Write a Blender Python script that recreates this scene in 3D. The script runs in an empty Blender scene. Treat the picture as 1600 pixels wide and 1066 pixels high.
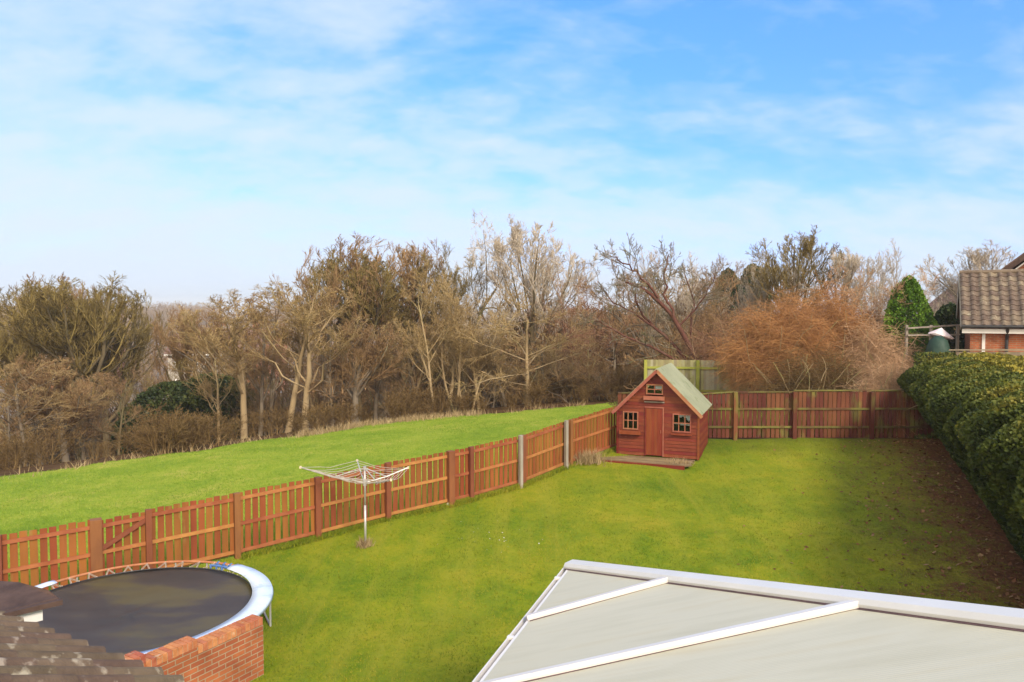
import bpy, math, random
import numpy as np
from mathutils import Vector, Matrix
R = math.radians
random.seed(7)
rng = np.random.default_rng(11)
scene = bpy.context.scene
col = scene.collection

# ------------------------------------------------------------------ camera, sky, sun, exposure
HAZE = 0.0005
EYE = 5.3; F = 1150.0; HOR = 485.0                     # focal length in photo pixels (1600 wide), horizon row
PITCH = math.atan((533 - HOR) / F)
cam = bpy.data.cameras.new('camera'); camo = bpy.data.objects.new('camera', cam); col.objects.link(camo)
camo.location = (0, 0, EYE); camo.rotation_euler = (R(90) - PITCH, 0, 0)
cam.lens = 36 * F / 1600; cam.sensor_width = 36; cam.clip_start = 0.05; cam.clip_end = 6000
scene.camera = camo
SUN_EL, SUN_AZ = R(36), math.atan2(0.42, -0.72)
sd = bpy.data.lights.new('sun', 'SUN'); so = bpy.data.objects.new('sun', sd); col.objects.link(so)
sd.energy = 1.5; sd.angle = R(14); sd.color = (1.0, 0.90, 0.76)
tosun = Vector((math.sin(SUN_AZ) * math.cos(SUN_EL), math.cos(SUN_AZ) * math.cos(SUN_EL), math.sin(SUN_EL)))
so.rotation_euler = tosun.to_track_quat('Z', 'Y').to_euler(); so.location = (0, -20, 40)
world = bpy.data.worlds.new('World'); scene.world = world; world.use_nodes = True
wn = world.node_tree; wn.nodes.clear()
def N(nt, t, **kw):
    n = nt.nodes.new(t)
    for k, v in kw.items():
        if k.startswith('i_'): n.inputs[k[2:].replace('_', ' ')].default_value = v
        else: setattr(n, k, v)
    return n
def ramp(nt, fac, stops, interp='LINEAR'):
    r = N(nt, 'ShaderNodeValToRGB'); r.color_ramp.interpolation = interp
    e = r.color_ramp.elements
    while len(e) < len(stops): e.new(0.5)
    for i, (p, c) in enumerate(stops):
        e[i].position = p
        e[i].color = (c, c, c, 1) if not isinstance(c, tuple) else (*c, 1)
    if fac is not None: nt.links.new(fac, r.inputs['Fac'])
    return r
def mathn(nt, op, a, b=None, clamp=False):
    m = N(nt, 'ShaderNodeMath', operation=op); m.use_clamp = clamp
    for i, v in enumerate((a, b)):
        if v is None: continue
        if isinstance(v, (int, float)): m.inputs[i].default_value = v
        else: nt.links.new(v, m.inputs[i])
    return m.outputs[0]
def mixc(nt, fac, a, b, blend='MIX'):
    m = N(nt, 'ShaderNodeMix', data_type='RGBA', blend_type=blend)
    for s, v in (('Factor', fac), ('A', a), ('B', b)):
        i = [x for x in m.inputs if x.name == s and (x.type == 'RGBA' or s == 'Factor')][0]
        if isinstance(v, (int, float)): i.default_value = v
        elif isinstance(v, tuple): i.default_value = (*v[:3], 1)
        else: nt.links.new(v, i)
    return [o for o in m.outputs if o.type == 'RGBA'][0]
sky = N(wn, 'ShaderNodeTexSky', sky_type='NISHITA', sun_disc=False)
sky.sun_elevation = SUN_EL; sky.sun_rotation = SUN_AZ; sky.altitude = 60; sky.air_density = 1.0; sky.dust_density = 0.6; sky.ozone_density = 2.0
tc = N(wn, 'ShaderNodeTexCoord'); sx = N(wn, 'ShaderNodeSeparateXYZ'); wn.links.new(tc.outputs['Generated'], sx.inputs[0])
zc = mathn(wn, 'ADD', mathn(wn, 'MAXIMUM', sx.outputs['Z'], 0.0), 0.34)
cx_ = N(wn, 'ShaderNodeCombineXYZ')
wn.links.new(mathn(wn, 'DIVIDE', sx.outputs['X'], zc), cx_.inputs[0]); wn.links.new(mathn(wn, 'DIVIDE', sx.outputs['Y'], zc), cx_.inputs[1])
mp = N(wn, 'ShaderNodeMapping'); mp.inputs['Rotation'].default_value = (0, 0, R(-38)); mp.inputs['Scale'].default_value = (0.8, 1.25, 1); mp.inputs['Location'].default_value = (3.1, 1.7, 0)
wn.links.new(cx_.outputs[0], mp.inputs[0])
n1 = N(wn, 'ShaderNodeTexNoise'); n1.inputs['Scale'].default_value = 2.4; n1.inputs['Detail'].default_value = 7; n1.inputs['Roughness'].default_value = 0.55; n1.inputs['Distortion'].default_value = 0.25
n2 = N(wn, 'ShaderNodeTexNoise'); n2.inputs['Scale'].default_value = 8.5; n2.inputs['Detail'].default_value = 6; n2.inputs['Roughness'].default_value = 0.55; n2.inputs['Distortion'].default_value = 0.2
wn.links.new(mp.outputs[0], n1.inputs[0]); wn.links.new(mp.outputs[0], n2.inputs[0])
cl = mathn(wn, 'ADD', mathn(wn, 'MULTIPLY', n1.outputs['Fac'], 0.65), mathn(wn, 'MULTIPLY', n2.outputs['Fac'], 0.45))
low = ramp(wn, sx.outputs['Z'], [(0.0, 0.48), (0.09, 0.30), (0.20, 0.10), (0.40, 0.0)], 'EASE')      # more veil low in the sky
side = mathn(wn, 'MULTIPLY', sx.outputs['X'], -0.20)                                                # thicker veil to the left
back = mathn(wn, 'MAXIMUM', mathn(wn, 'MULTIPLY', sx.outputs['Y'], -0.7), 0.0)                         # added bright cloud behind the viewer, unseen, to lift the ambient light
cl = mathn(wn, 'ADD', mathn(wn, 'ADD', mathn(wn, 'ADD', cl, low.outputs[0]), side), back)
cm = ramp(wn, cl, [(0.50, 0.12), (0.60, 0.30), (0.70, 0.60), (0.82, 0.82), (1.0, 0.97)])
tint = ramp(wn, sx.outputs['Z'], [(0.05, (0.80, 1.10, 1.0)), (0.36, (0.40, 1.32, 1.0))])
blue = mixc(wn, 1.0, mixc(wn, 1.0, sky.outputs[0], tint.outputs[0], 'MULTIPLY'), (1.0, 1.0, 2.2), 'MULTIPLY')
cloudc = mixc(wn, mathn(wn, 'MULTIPLY', back, 2.0, True), (5.7, 6.55, 7.7), (16.0, 14.0, 11.2))  # second colour: warm fill for the added cloud behind the viewer
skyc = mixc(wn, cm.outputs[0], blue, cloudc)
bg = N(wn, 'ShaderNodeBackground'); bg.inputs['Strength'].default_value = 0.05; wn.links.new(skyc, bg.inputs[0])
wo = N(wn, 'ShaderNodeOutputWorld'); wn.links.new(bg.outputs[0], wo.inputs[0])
scene.view_settings.view_transform = 'Standard'; scene.view_settings.look = 'None'
scene.view_settings.gamma = 1; scene.view_settings.exposure = 1.45; scene.view_settings.use_curve_mapping = False

# ------------------------------------------------------------------ placing: a ray through a spot of the photo meets real ground / a real depth
def ray(px, py):
    u = (px - 800) / F; v = (533 - py) / F
    c, s = math.cos(PITCH), math.sin(PITCH)
    return Vector((u, c + v * s, -s + v * c))
def at(px, py, Y):
    d = ray(px, py); return Vector((0, 0, EYE)) + d * (Y / d.y)
def on_z(px, py, z):
    d = ray(px, py); return Vector((0, 0, EYE)) + d * ((z - EYE) / d.z)
def sm(t): t = np.clip(t, 0, 1); return t * t * (3 - 2 * t)
def gz(x, y):
    """height of the ground (numpy friendly): lawn rising gently away, field falling to the left, wooded valley, far ridge"""
    x = np.asarray(x, float); y = np.asarray(y, float)
    d = np.where(y < 25, 5.2 - 0.09 * (y - 15.6), 4.354 - 0.024 * (np.minimum(y, 40) - 25))
    d = np.where(y < 13, 5.434 - 0.02 * (y - 13), d)
    s = np.maximum((x + 9.1) * -0.657 + (y - 13.1) * 0.753, 0)
    sc = np.minimum(s, 34)
    d = d + 0.0046 * sc ** 2 + 0.02 * sc + np.maximum(s - 34, 0) * 0.28 * sm((s - 34) / 8)
    d = np.minimum(d, 24 + (d - 24) * 0.02)
    far = np.hypot(x, y)
    d = d + 9 * sm((far - 75) / 120) * sm((20 - x) / 60 + .2) 
    t = sm((far - 200) / 700)
    hill = 9.5 + 3.0 * np.sin(x / 310.0 + 1.0) + 1.5 * np.sin(x / 90.0)
    d = d * (1 - t) + hill * t
    return EYE - d
def g(x, y): return float(gz(x, y))
def on_ground(px, py):
    d = ray(px, py); o = Vector((0, 0, EYE)); t = 3.0
    while t < 400:
        p = o + d * t
        if p.z <= g(p.x, p.y):
            a, b = t - 0.25, t
            for _ in range(18):
                m = (a + b) / 2; p = o + d * m
                if p.z <= g(p.x, p.y): b = m
                else: a = m
            return o + d * b
        t += 0.25
    return o + d * 60

# ------------------------------------------------------------------ materials
def mk(name, c1, c2, scale=4.0, stretch=(1, 1, 1), rough=0.8, bump=0.0, rnd=0.0, c3=None, s3=30.0, t3=0.6, spec=0.3, detail=5, metal=0.0, bscale=None):
    m = bpy.data.materials.new(name); m.use_nodes = True; nt = m.node_tree; L = nt.links
    b = nt.nodes['Principled BSDF']; b.inputs['Roughness'].default_value = rough
    b.inputs['Specular IOR Level'].default_value = spec; b.inputs['Metallic'].default_value = metal
    tc = N(nt, 'ShaderNodeTexCoord'); mp = N(nt, 'ShaderNodeMapping'); mp.inputs['Scale'].default_value = stretch
    L.new(tc.outputs['Object'], mp.inputs[0])
    n = N(nt, 'ShaderNodeTexNoise'); n.inputs['Scale'].default_value = scale; n.inputs['Detail'].default_value = detail; n.inputs['Roughness'].default_value = 0.6
    L.new(mp.outputs[0], n.inputs[0])
    r = ramp(nt, n.outputs['Fac'], [(0.32, c1), (0.68, c2)])
    c = r.outputs[0]
    if c3:
        n3 = N(nt, 'ShaderNodeTexNoise'); n3.inputs['Scale'].default_value = s3; n3.inputs['Detail'].default_value = 4
        L.new(mp.outputs[0], n3.inputs[0])
        r3 = ramp(nt, n3.outputs['Fac'], [(t3 - 0.05, 0.0), (t3 + 0.06, 1.0)])
        c = mixc(nt, r3.outputs[0], c, c3)
    if rnd:
        a = N(nt, 'ShaderNodeAttribute', attribute_name='rnd')
        k = mathn(nt, 'ADD', mathn(nt, 'MULTIPLY', a.outputs['Fac'], 2 * rnd), 1 - rnd)
        hs = N(nt, 'ShaderNodeHueSaturation'); L.new(k, hs.inputs['Value']); L.new(c, hs.inputs['Color'])
        L.new(mathn(nt, 'ADD', mathn(nt, 'MULTIPLY', a.outputs['Fac'], 0.03), 0.485), hs.inputs['Hue'])
        c = hs.outputs[0]
    L.new(c, b.inputs['Base Color'])
    if bump:
        nb = N(nt, 'ShaderNodeTexNoise'); nb.inputs['Scale'].default_value = bscale or scale * 4; nb.inputs['Detail'].default_value = 5
        L.new(mp.outputs[0], nb.inputs[0])
        bp = N(nt, 'ShaderNodeBump'); bp.inputs['Strength'].default_value = bump; bp.inputs['Distance'].default_value = 0.02
        L.new(nb.outputs['Fac'], bp.inputs['Height']); L.new(bp.outputs[0], b.inputs['Normal'])
    return m
def attrmix(name, c1, c2, c3=None, rough=0.7, scale=1.0, spec=0.2, trans=0.0):
    """leaf / blade colours: per-blade random attribute plus slow drift through space"""
    m = bpy.data.materials.new(name); m.use_nodes = True; nt = m.node_tree; L = nt.links
    b = nt.nodes['Principled BSDF']; b.inputs['Roughness'].default_value = rough; b.inputs['Specular IOR Level'].default_value = spec
    a = N(nt, 'ShaderNodeAttribute', attribute_name='rnd'); tc = N(nt, 'ShaderNodeTexCoord')
    n = N(nt, 'ShaderNodeTexNoise'); n.inputs['Scale'].default_value = scale; n.inputs['Detail'].default_value = 3
    L.new(tc.outputs['Object'], n.inputs[0])
    f = mathn(nt, 'ADD', mathn(nt, 'MULTIPLY', a.outputs['Fac'], 0.6), mathn(nt, 'MULTIPLY', mathn(nt, 'SUBTRACT', n.outputs['Fac'], 0.3), 1.0), True)
    st = [(0.15, c1), (0.8, c2)] if not c3 else [(0.12, c1), (0.55, c2), (0.95, c3)]
    L.new(ramp(nt, f, st).outputs[0], b.inputs['Base Color'])
    return m
def brickmat(name, c1, c2, mortar, scale=1.0, bw=0.225, bh=0.075, ms=0.012):
    m = bpy.data.materials.new(name); m.use_nodes = True; nt = m.node_tree; L = nt.links
    b = nt.nodes['Principled BSDF']; b.inputs['Roughness'].default_value = 0.9; b.inputs['Specular IOR Level'].default_value = 0.2
    tc = N(nt, 'ShaderNodeTexCoord'); s = N(nt, 'ShaderNodeSeparateXYZ'); L.new(tc.outputs['Object'], s.inputs[0])
    cc = N(nt, 'ShaderNodeCombineXYZ'); L.new(mathn(nt, 'ADD', s.outputs['X'], s.outputs['Y']), cc.inputs[0]); L.new(s.outputs['Z'], cc.inputs[1])
    bt = N(nt, 'ShaderNodeTexBrick'); bt.inputs['Scale'].default_value = 1.0 / scale
    bt.inputs['Brick Width'].default_value = bw; bt.inputs['Row Height'].default_value = bh; bt.inputs['Mortar Size'].default_value = ms
    bt.inputs['Mortar Smooth'].default_value = 0.2
    bt.inputs['Color1'].default_value = (*c1, 1); bt.inputs['Color2'].default_value = (*c2, 1); bt.inputs['Mortar'].default_value = (*mortar, 1)
    L.new(cc.outputs[0], bt.inputs['Vector'])
    n = N(nt, 'ShaderNodeTexNoise'); n.inputs['Scale'].default_value = 2.2; n.inputs['Detail'].default_value = 6; L.new(tc.outputs['Object'], n.inputs[0])
    rr = ramp(nt, n.outputs['Fac'], [(0.3, 0.62), (0.7, 1.15)])
    c = mixc(nt, 1.0, bt.outputs['Color'], rr.outputs[0], 'MULTIPLY')
    L.new(c, b.inputs['Base Color'])
    bp = N(nt, 'ShaderNodeBump'); bp.inputs['Strength'].default_value = 0.6; bp.inputs['Distance'].default_value = 0.008
    bp.invert = True; L.new(bt.outputs['Fac'], bp.inputs['Height']); L.new(bp.outputs[0], b.inputs['Normal'])
    return m
M = {}
M['fence'] = mk('fence stain', (0.181, 0.052, 0.012), (0.309, 0.096, 0.022), 1.6, (1, 1, 0.25), 0.75, 0.4, 0.09, c3=(0.227, 0.134, 0.035), s3=5, t3=0.68)
M['rail'] = mk('rail stain', (0.288, 0.094, 0.029), (0.432, 0.171, 0.054), 3, (1, 1, 1), 0.75, 0.4, 0.18)
M['post'] = mk('post stain', (0.168, 0.055, 0.023), (0.257, 0.090, 0.031), 3, (1, 1, 0.3), 0.7, 0.3, 0.1)
M['greypost'] = mk('weathered post', (0.22, 0.19, 0.15), (0.36, 0.31, 0.25), 4, (1, 1, 0.3), 0.9, 0.4, 0.1)
M['rear'] = mk('mossy fence board', (0.096, 0.024, 0.013), (0.153, 0.045, 0.021), 1.1, (1, 1, 0.6), 0.8, 0.4, 0.34, c3=(0.132, 0.105, 0.024), s3=1.9, t3=0.60)
M['rearrail'] = mk('mossy rail', (0.109, 0.075, 0.024), (0.163, 0.150, 0.034), 2, (1, 1, 1), 0.85, 0.4, 0.2, c3=(0.109, 0.048, 0.024), s3=1.5, t3=0.55)
M['green_wood'] = mk('algae timber', (0.22, 0.21, 0.09), (0.36, 0.31, 0.16), 1.4, (1, 1, 0.35), 0.85, 0.3, 0.2, c3=(0.30, 0.27, 0.19), s3=3, t3=0.55)
M['green_rail'] = mk('algae rail', (0.234, 0.243, 0.036), (0.324, 0.315, 0.063), 2, (1, 1, 1), 0.85, 0.2, 0.1)
M['ph'] = mk('red brown shiplap', (0.135, 0.023, 0.010), (0.208, 0.038, 0.016), 2.0, (0.6, 0.6, 2.5), 0.6, 0.35, 0.16, c3=(0.262, 0.073, 0.032), s3=9, t3=0.68)
M['ph_door'] = mk('playhouse door', (0.165, 0.028, 0.011), (0.223, 0.043, 0.016), 3, (2, 2, .4), 0.6, 0.3, 0.12)
M['ph_trim'] = mk('playhouse trim', (0.28, 0.095, 0.05), (0.38, 0.15, 0.085), 4, (1, 1, 1), 0.7, 0.3, 0.12)
M['felt'] = mk('green mineral felt', (0.262, 0.266, 0.156), (0.345, 0.344, 0.206), 1.2, (1, 1, 1), 0.95, 0.3, 0, c3=(0.211, 0.226, 0.113), s3=2.5, t3=0.62, bscale=120)
M['deckwood'] = mk('weathered deck', (0.17, 0.115, 0.06), (0.27, 0.19, 0.10), 3, (1, 1, 1), 0.9, 0.4, 0.2)
M['white'] = mk('white upvc', (0.67, 0.63, 0.58), (0.73, 0.69, 0.64), 1.5, (1, 1, 1), 0.35, 0.03, 0.03, c3=(0.66, 0.61, 0.60), s3=14, t3=0.70, spec=0.5)
M['seal'] = mk('rubber seal', (0.10, 0.06, 0.06), (0.16, 0.09, 0.09), 5, rough=0.6)
M['whitepaint'] = mk('white paint', (0.66, 0.62, 0.57), (0.78, 0.74, 0.68), 3, rough=0.6, bump=0.1)
M['render'] = mk('pale render', (0.36, 0.31, 0.26), (0.44, 0.39, 0.33), 1, rough=0.9)
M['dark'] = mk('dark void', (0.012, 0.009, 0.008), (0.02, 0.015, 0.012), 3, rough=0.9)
M['black'] = mk('black plastic', (0.02, 0.02, 0.022), (0.035, 0.033, 0.033), 5, rough=0.4, spec=0.5)
M['tile'] = mk('weathered concrete tile', (0.094, 0.060, 0.036), (0.184, 0.121, 0.073), 3.2, (1, 1, 1), 0.9, 0.35, 0.10, c3=(0.408, 0.324, 0.221), s3=8.5, t3=0.635, bscale=60)
M['tile2'] = mk('brown tile', (0.112, 0.078, 0.056), (0.199, 0.148, 0.104), 3.0, (1, 1, 1), 0.9, 0.4, 0.28, c3=(0.238, 0.195, 0.141), s3=9, t3=0.62, bscale=40)
M['tile_far'] = mk('far roof tile', (0.12, 0.07, 0.05), (0.20, 0.12, 0.09), 3.0, rough=0.9, bump=0.3)
M['trimdark'] = mk('dark brown verge', (0.055, 0.032, 0.024), (0.11, 0.065, 0.048), 5, rough=0.8, bump=0.4)
M['brick'] = brickmat('orange brick', (0.50, 0.155, 0.055), (0.38, 0.105, 0.045), (0.42, 0.30, 0.18), ms=0.008)
M['cope'] = mk('coping brick', (0.36, 0.11, 0.045), (0.56, 0.20, 0.09), 6, (1, 1, 1), 0.9, 0.5, 0.22, c3=(0.50, 0.34, 0.22), s3=9, t3=0.66)
M['mortar'] = mk('mortar', (0.36, 0.26, 0.16), (0.46, 0.34, 0.22), 12, rough=0.95, bump=0.3)
M['brick2'] = brickmat('house brick', (0.50, 0.155, 0.065), (0.42, 0.12, 0.055), (0.40, 0.24, 0.15))
M['brick_far'] = brickmat('far brick', (0.50, 0.19, 0.10), (0.42, 0.15, 0.08), (0.45, 0.27, 0.18))
M['mat'] = mk('trampoline mesh', (0.043, 0.034, 0.023), (0.073, 0.058, 0.040), 1.1, (0.5, 1.4, 1), 0.36, 0.15, 0, c3=(0.100, 0.079, 0.029), s3=1.15, t3=0.57, bscale=300, spec=0.22)
M['rust'] = mk('rusty frame', (0.34, 0.12, 0.05), (0.48, 0.20, 0.09), 8, rough=0.7, bump=0.3)
M['spring'] = mk('spring steel', (0.42, 0.32, 0.24), (0.60, 0.50, 0.42), 9, rough=0.5, metal=0.3)
M['pad'] = mk('faded pale blue pad', (0.60, 0.70, 0.82), (0.72, 0.80, 0.88), 2, rough=0.6, bump=0.35, bscale=9, c3=(0.50, 0.60, 0.74), s3=3, t3=0.64)
M['blue'] = mk('blue strap', (0.06, 0.12, 0.30), (0.10, 0.20, 0.42), 8, rough=0.7)
M['steel'] = mk('galvanised steel', (0.42, 0.40, 0.38), (0.56, 0.54, 0.50), 8, rough=0.45, metal=0.35, bump=0.1)
M['line'] = mk('clothes line', (0.416, 0.352, 0.288), (0.528, 0.464, 0.400), 8, rough=0.7)
M['plast'] = mk('aged plastic', (0.62, 0.50, 0.32), (0.70, 0.60, 0.42), 8, rough=0.6)
M['greencover'] = mk('dark green cover', (0.015, 0.04, 0.028), (0.03, 0.065, 0.045), 5, rough=0.6, bump=0.4)
M['cloth'] = mk('pale pink cloth', (0.66, 0.52, 0.52), (0.76, 0.68, 0.66), 5, rough=0.9, bump=0.3)
M['tan_wood'] = mk('fresh timber', (0.50, 0.37, 0.22), (0.62, 0.47, 0.29), 3, (1, 1, 1), 0.8, 0.2, 0.1)
M['stone'] = mk('stone', (0.34, 0.31, 0.26), (0.48, 0.44, 0.38), 8, rough=0.9, bump=0.5)
M['pane_glint'] = mk('white curtain', (0.78, 0.78, 0.80), (0.86, 0.86, 0.86), 8, rough=0.9, bump=0.2)  # white for the bright bits painted into the playhouse panes
gm = bpy.data.materials.new('window glass'); gm.use_nodes = True; nt = gm.node_tree; nt.nodes.clear()
gl = N(nt, 'ShaderNodeBsdfGlossy'); gl.inputs['Roughness'].default_value = 0.03; gl.inputs['Color'].default_value = (0.8, 0.85, 0.9, 1)
tr = N(nt, 'ShaderNodeBsdfTransparent'); tr.inputs['Color'].default_value = (0.85, 0.88, 0.88, 1)
fr = N(nt, 'ShaderNodeFresnel'); fr.inputs['IOR'].default_value = 1.5; ms = N(nt, 'ShaderNodeMixShader'); ou = N(nt, 'ShaderNodeOutputMaterial')
nt.links.new(fr.outputs[0], ms.inputs[0]); nt.links.new(tr.outputs[0], ms.inputs[1]); nt.links.new(gl.outputs[0], ms.inputs[2]); nt.links.new(ms.outputs[0], ou.inputs[0])
M['glass'] = gm
M['darkglass'] = mk('dark window', (0.02, 0.022, 0.025), (0.035, 0.037, 0.04), 2, rough=0.12, spec=0.6)
# polycarbonate: fine ribs running up the slope (object space, ribs along local y)
def poly():
    m = bpy.data.materials.new('opal polycarbonate'); m.use_nodes = True; nt = m.node_tree; L = nt.links
    b = nt.nodes['Principled BSDF']; b.inputs['Roughness'].default_value = 0.45; b.inputs['Specular IOR Level'].default_value = 0.18
    tc = N(nt, 'ShaderNodeTexCoord'); mp = N(nt, 'ShaderNodeMapping'); mp.inputs['Scale'].default_value = (0.5, 4, 1); L.new(tc.outputs['Object'], mp.inputs[0])
    n = N(nt, 'ShaderNodeTexNoise'); n.inputs['Scale'].default_value = 1.6; n.inputs['Detail'].default_value = 6; L.new(mp.outputs[0], n.inputs[0])
    c = ramp(nt, n.outputs['Fac'], [(0.3, (0.56, 0.515, 0.365)), (0.52, (0.615, 0.57, 0.42)), (0.75, (0.58, 0.515, 0.345))]).outputs[0]
    s = N(nt, 'ShaderNodeSeparateXYZ'); L.new(tc.outputs['Object'], s.inputs[0])
    w = mathn(nt, 'SINE', mathn(nt, 'MULTIPLY', s.outputs['Y'], 2 * math.pi / 0.022))
    c = mixc(nt, mathn(nt, 'MULTIPLY', mathn(nt, 'ADD', w, 1.0), 0.05), c, (0.40, 0.42, 0.36))
    L.new(c, b.inputs['Base Color'])
    bp = N(nt, 'ShaderNodeBump'); bp.inputs['Strength'].default_value = 0.12; bp.inputs['Distance'].default_value = 0.004; L.new(w, bp.inputs['Height']); L.new(bp.outputs[0], b.inputs['Normal'])
    return m
M['poly'] = poly()
def bark(name, a, b, c): return mk(name, a, b, 6, (1, 1, 0.4), 0.9, 0.4, 0, c3=c, s3=3.0, t3=0.56)
M['bark_tan'] = bark('tan bark', (0.276, 0.190, 0.098), (0.414, 0.310, 0.172), (0.299, 0.276, 0.103))
M['bark_grey'] = bark('grey bark', (0.15, 0.115, 0.08), (0.25, 0.20, 0.14), (0.17, 0.15, 0.07))
M['bark_olive'] = bark('olive bark', (0.115, 0.085, 0.045), (0.18, 0.14, 0.07), (0.15, 0.14, 0.05))
M['bark_red'] = bark('red bark', (0.075, 0.028, 0.020), (0.135, 0.051, 0.035), (0.150, 0.079, 0.057))
M['bark_pale'] = bark('pale bark', (0.32, 0.25, 0.18), (0.44, 0.36, 0.27), (0.34, 0.30, 0.18))
def twig(name, a, b, c=None): return attrmix(name, a, b, c, 0.85, 2.5, 0.1)
M['tw_olive'] = twig('olive twigs', (0.132, 0.091, 0.034), (0.241, 0.174, 0.058), (0.310, 0.241, 0.078))
M['tw_brown'] = twig('brown twigs', (0.189, 0.108, 0.051), (0.318, 0.196, 0.093), (0.409, 0.265, 0.129))
M['tw_tan'] = twig('tan twigs', (0.258, 0.167, 0.074), (0.416, 0.290, 0.131), (0.516, 0.377, 0.173))
M['tw_red'] = twig('reddish twigs', (0.217, 0.106, 0.061), (0.361, 0.190, 0.110), (0.433, 0.259, 0.146))
M['tw_pale'] = twig('pale grey twigs', (0.398, 0.316, 0.230), (0.559, 0.463, 0.352), (0.706, 0.619, 0.488))
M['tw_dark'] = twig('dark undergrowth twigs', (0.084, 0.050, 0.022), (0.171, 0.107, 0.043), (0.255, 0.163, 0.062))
M['tw_orange'] = twig('orange stems', (0.240, 0.117, 0.049), (0.440, 0.211, 0.082), (0.617, 0.326, 0.125))
M['tw_buff'] = twig('buff stems', (0.296, 0.178, 0.093), (0.513, 0.310, 0.171), (0.652, 0.435, 0.265))
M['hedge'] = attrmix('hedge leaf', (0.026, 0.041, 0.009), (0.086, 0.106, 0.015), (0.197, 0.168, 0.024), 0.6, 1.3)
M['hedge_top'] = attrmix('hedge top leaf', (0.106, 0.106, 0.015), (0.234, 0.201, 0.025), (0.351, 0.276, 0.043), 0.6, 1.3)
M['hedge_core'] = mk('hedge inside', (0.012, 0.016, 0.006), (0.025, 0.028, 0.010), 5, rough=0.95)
M['conifer'] = attrmix('conifer leaf', (0.035, 0.085, 0.010), (0.10, 0.20, 0.018), (0.20, 0.32, 0.03), 0.6, 1.6)
M['conifer_dark'] = attrmix('dark conifer leaf', (0.015, 0.032, 0.012), (0.035, 0.060, 0.020), (0.06, 0.085, 0.03), 0.6, 1.6)
M['ivy'] = attrmix('evergreen leaf', (0.014, 0.026, 0.010), (0.042, 0.060, 0.017), (0.090, 0.102, 0.026), 0.5, 1.2)
M['litter'] = mk('leaf litter', (0.070, 0.037, 0.018), (0.131, 0.075, 0.033), 1.5, rough=0.95, bump=0.6, detail=8, spec=0.03)
M['hill'] = mk('far wooded ridge', (0.143, 0.116, 0.094), (0.242, 0.204, 0.165), 0.03, rough=0.95, detail=10)
M['leafbrown'] = attrmix('fallen leaf', (0.10, 0.035, 0.015), (0.24, 0.095, 0.035), (0.42, 0.25, 0.11), 0.8, 3)
M['drygrass'] = attrmix('dry grass', (0.22, 0.15, 0.07), (0.38, 0.27, 0.14), (0.50, 0.38, 0.20), 0.8, 1)
M['petal'] = mk('white petal', (0.72, 0.70, 0.62), (0.8, 0.78, 0.7), 3, rough=0.8)

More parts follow.
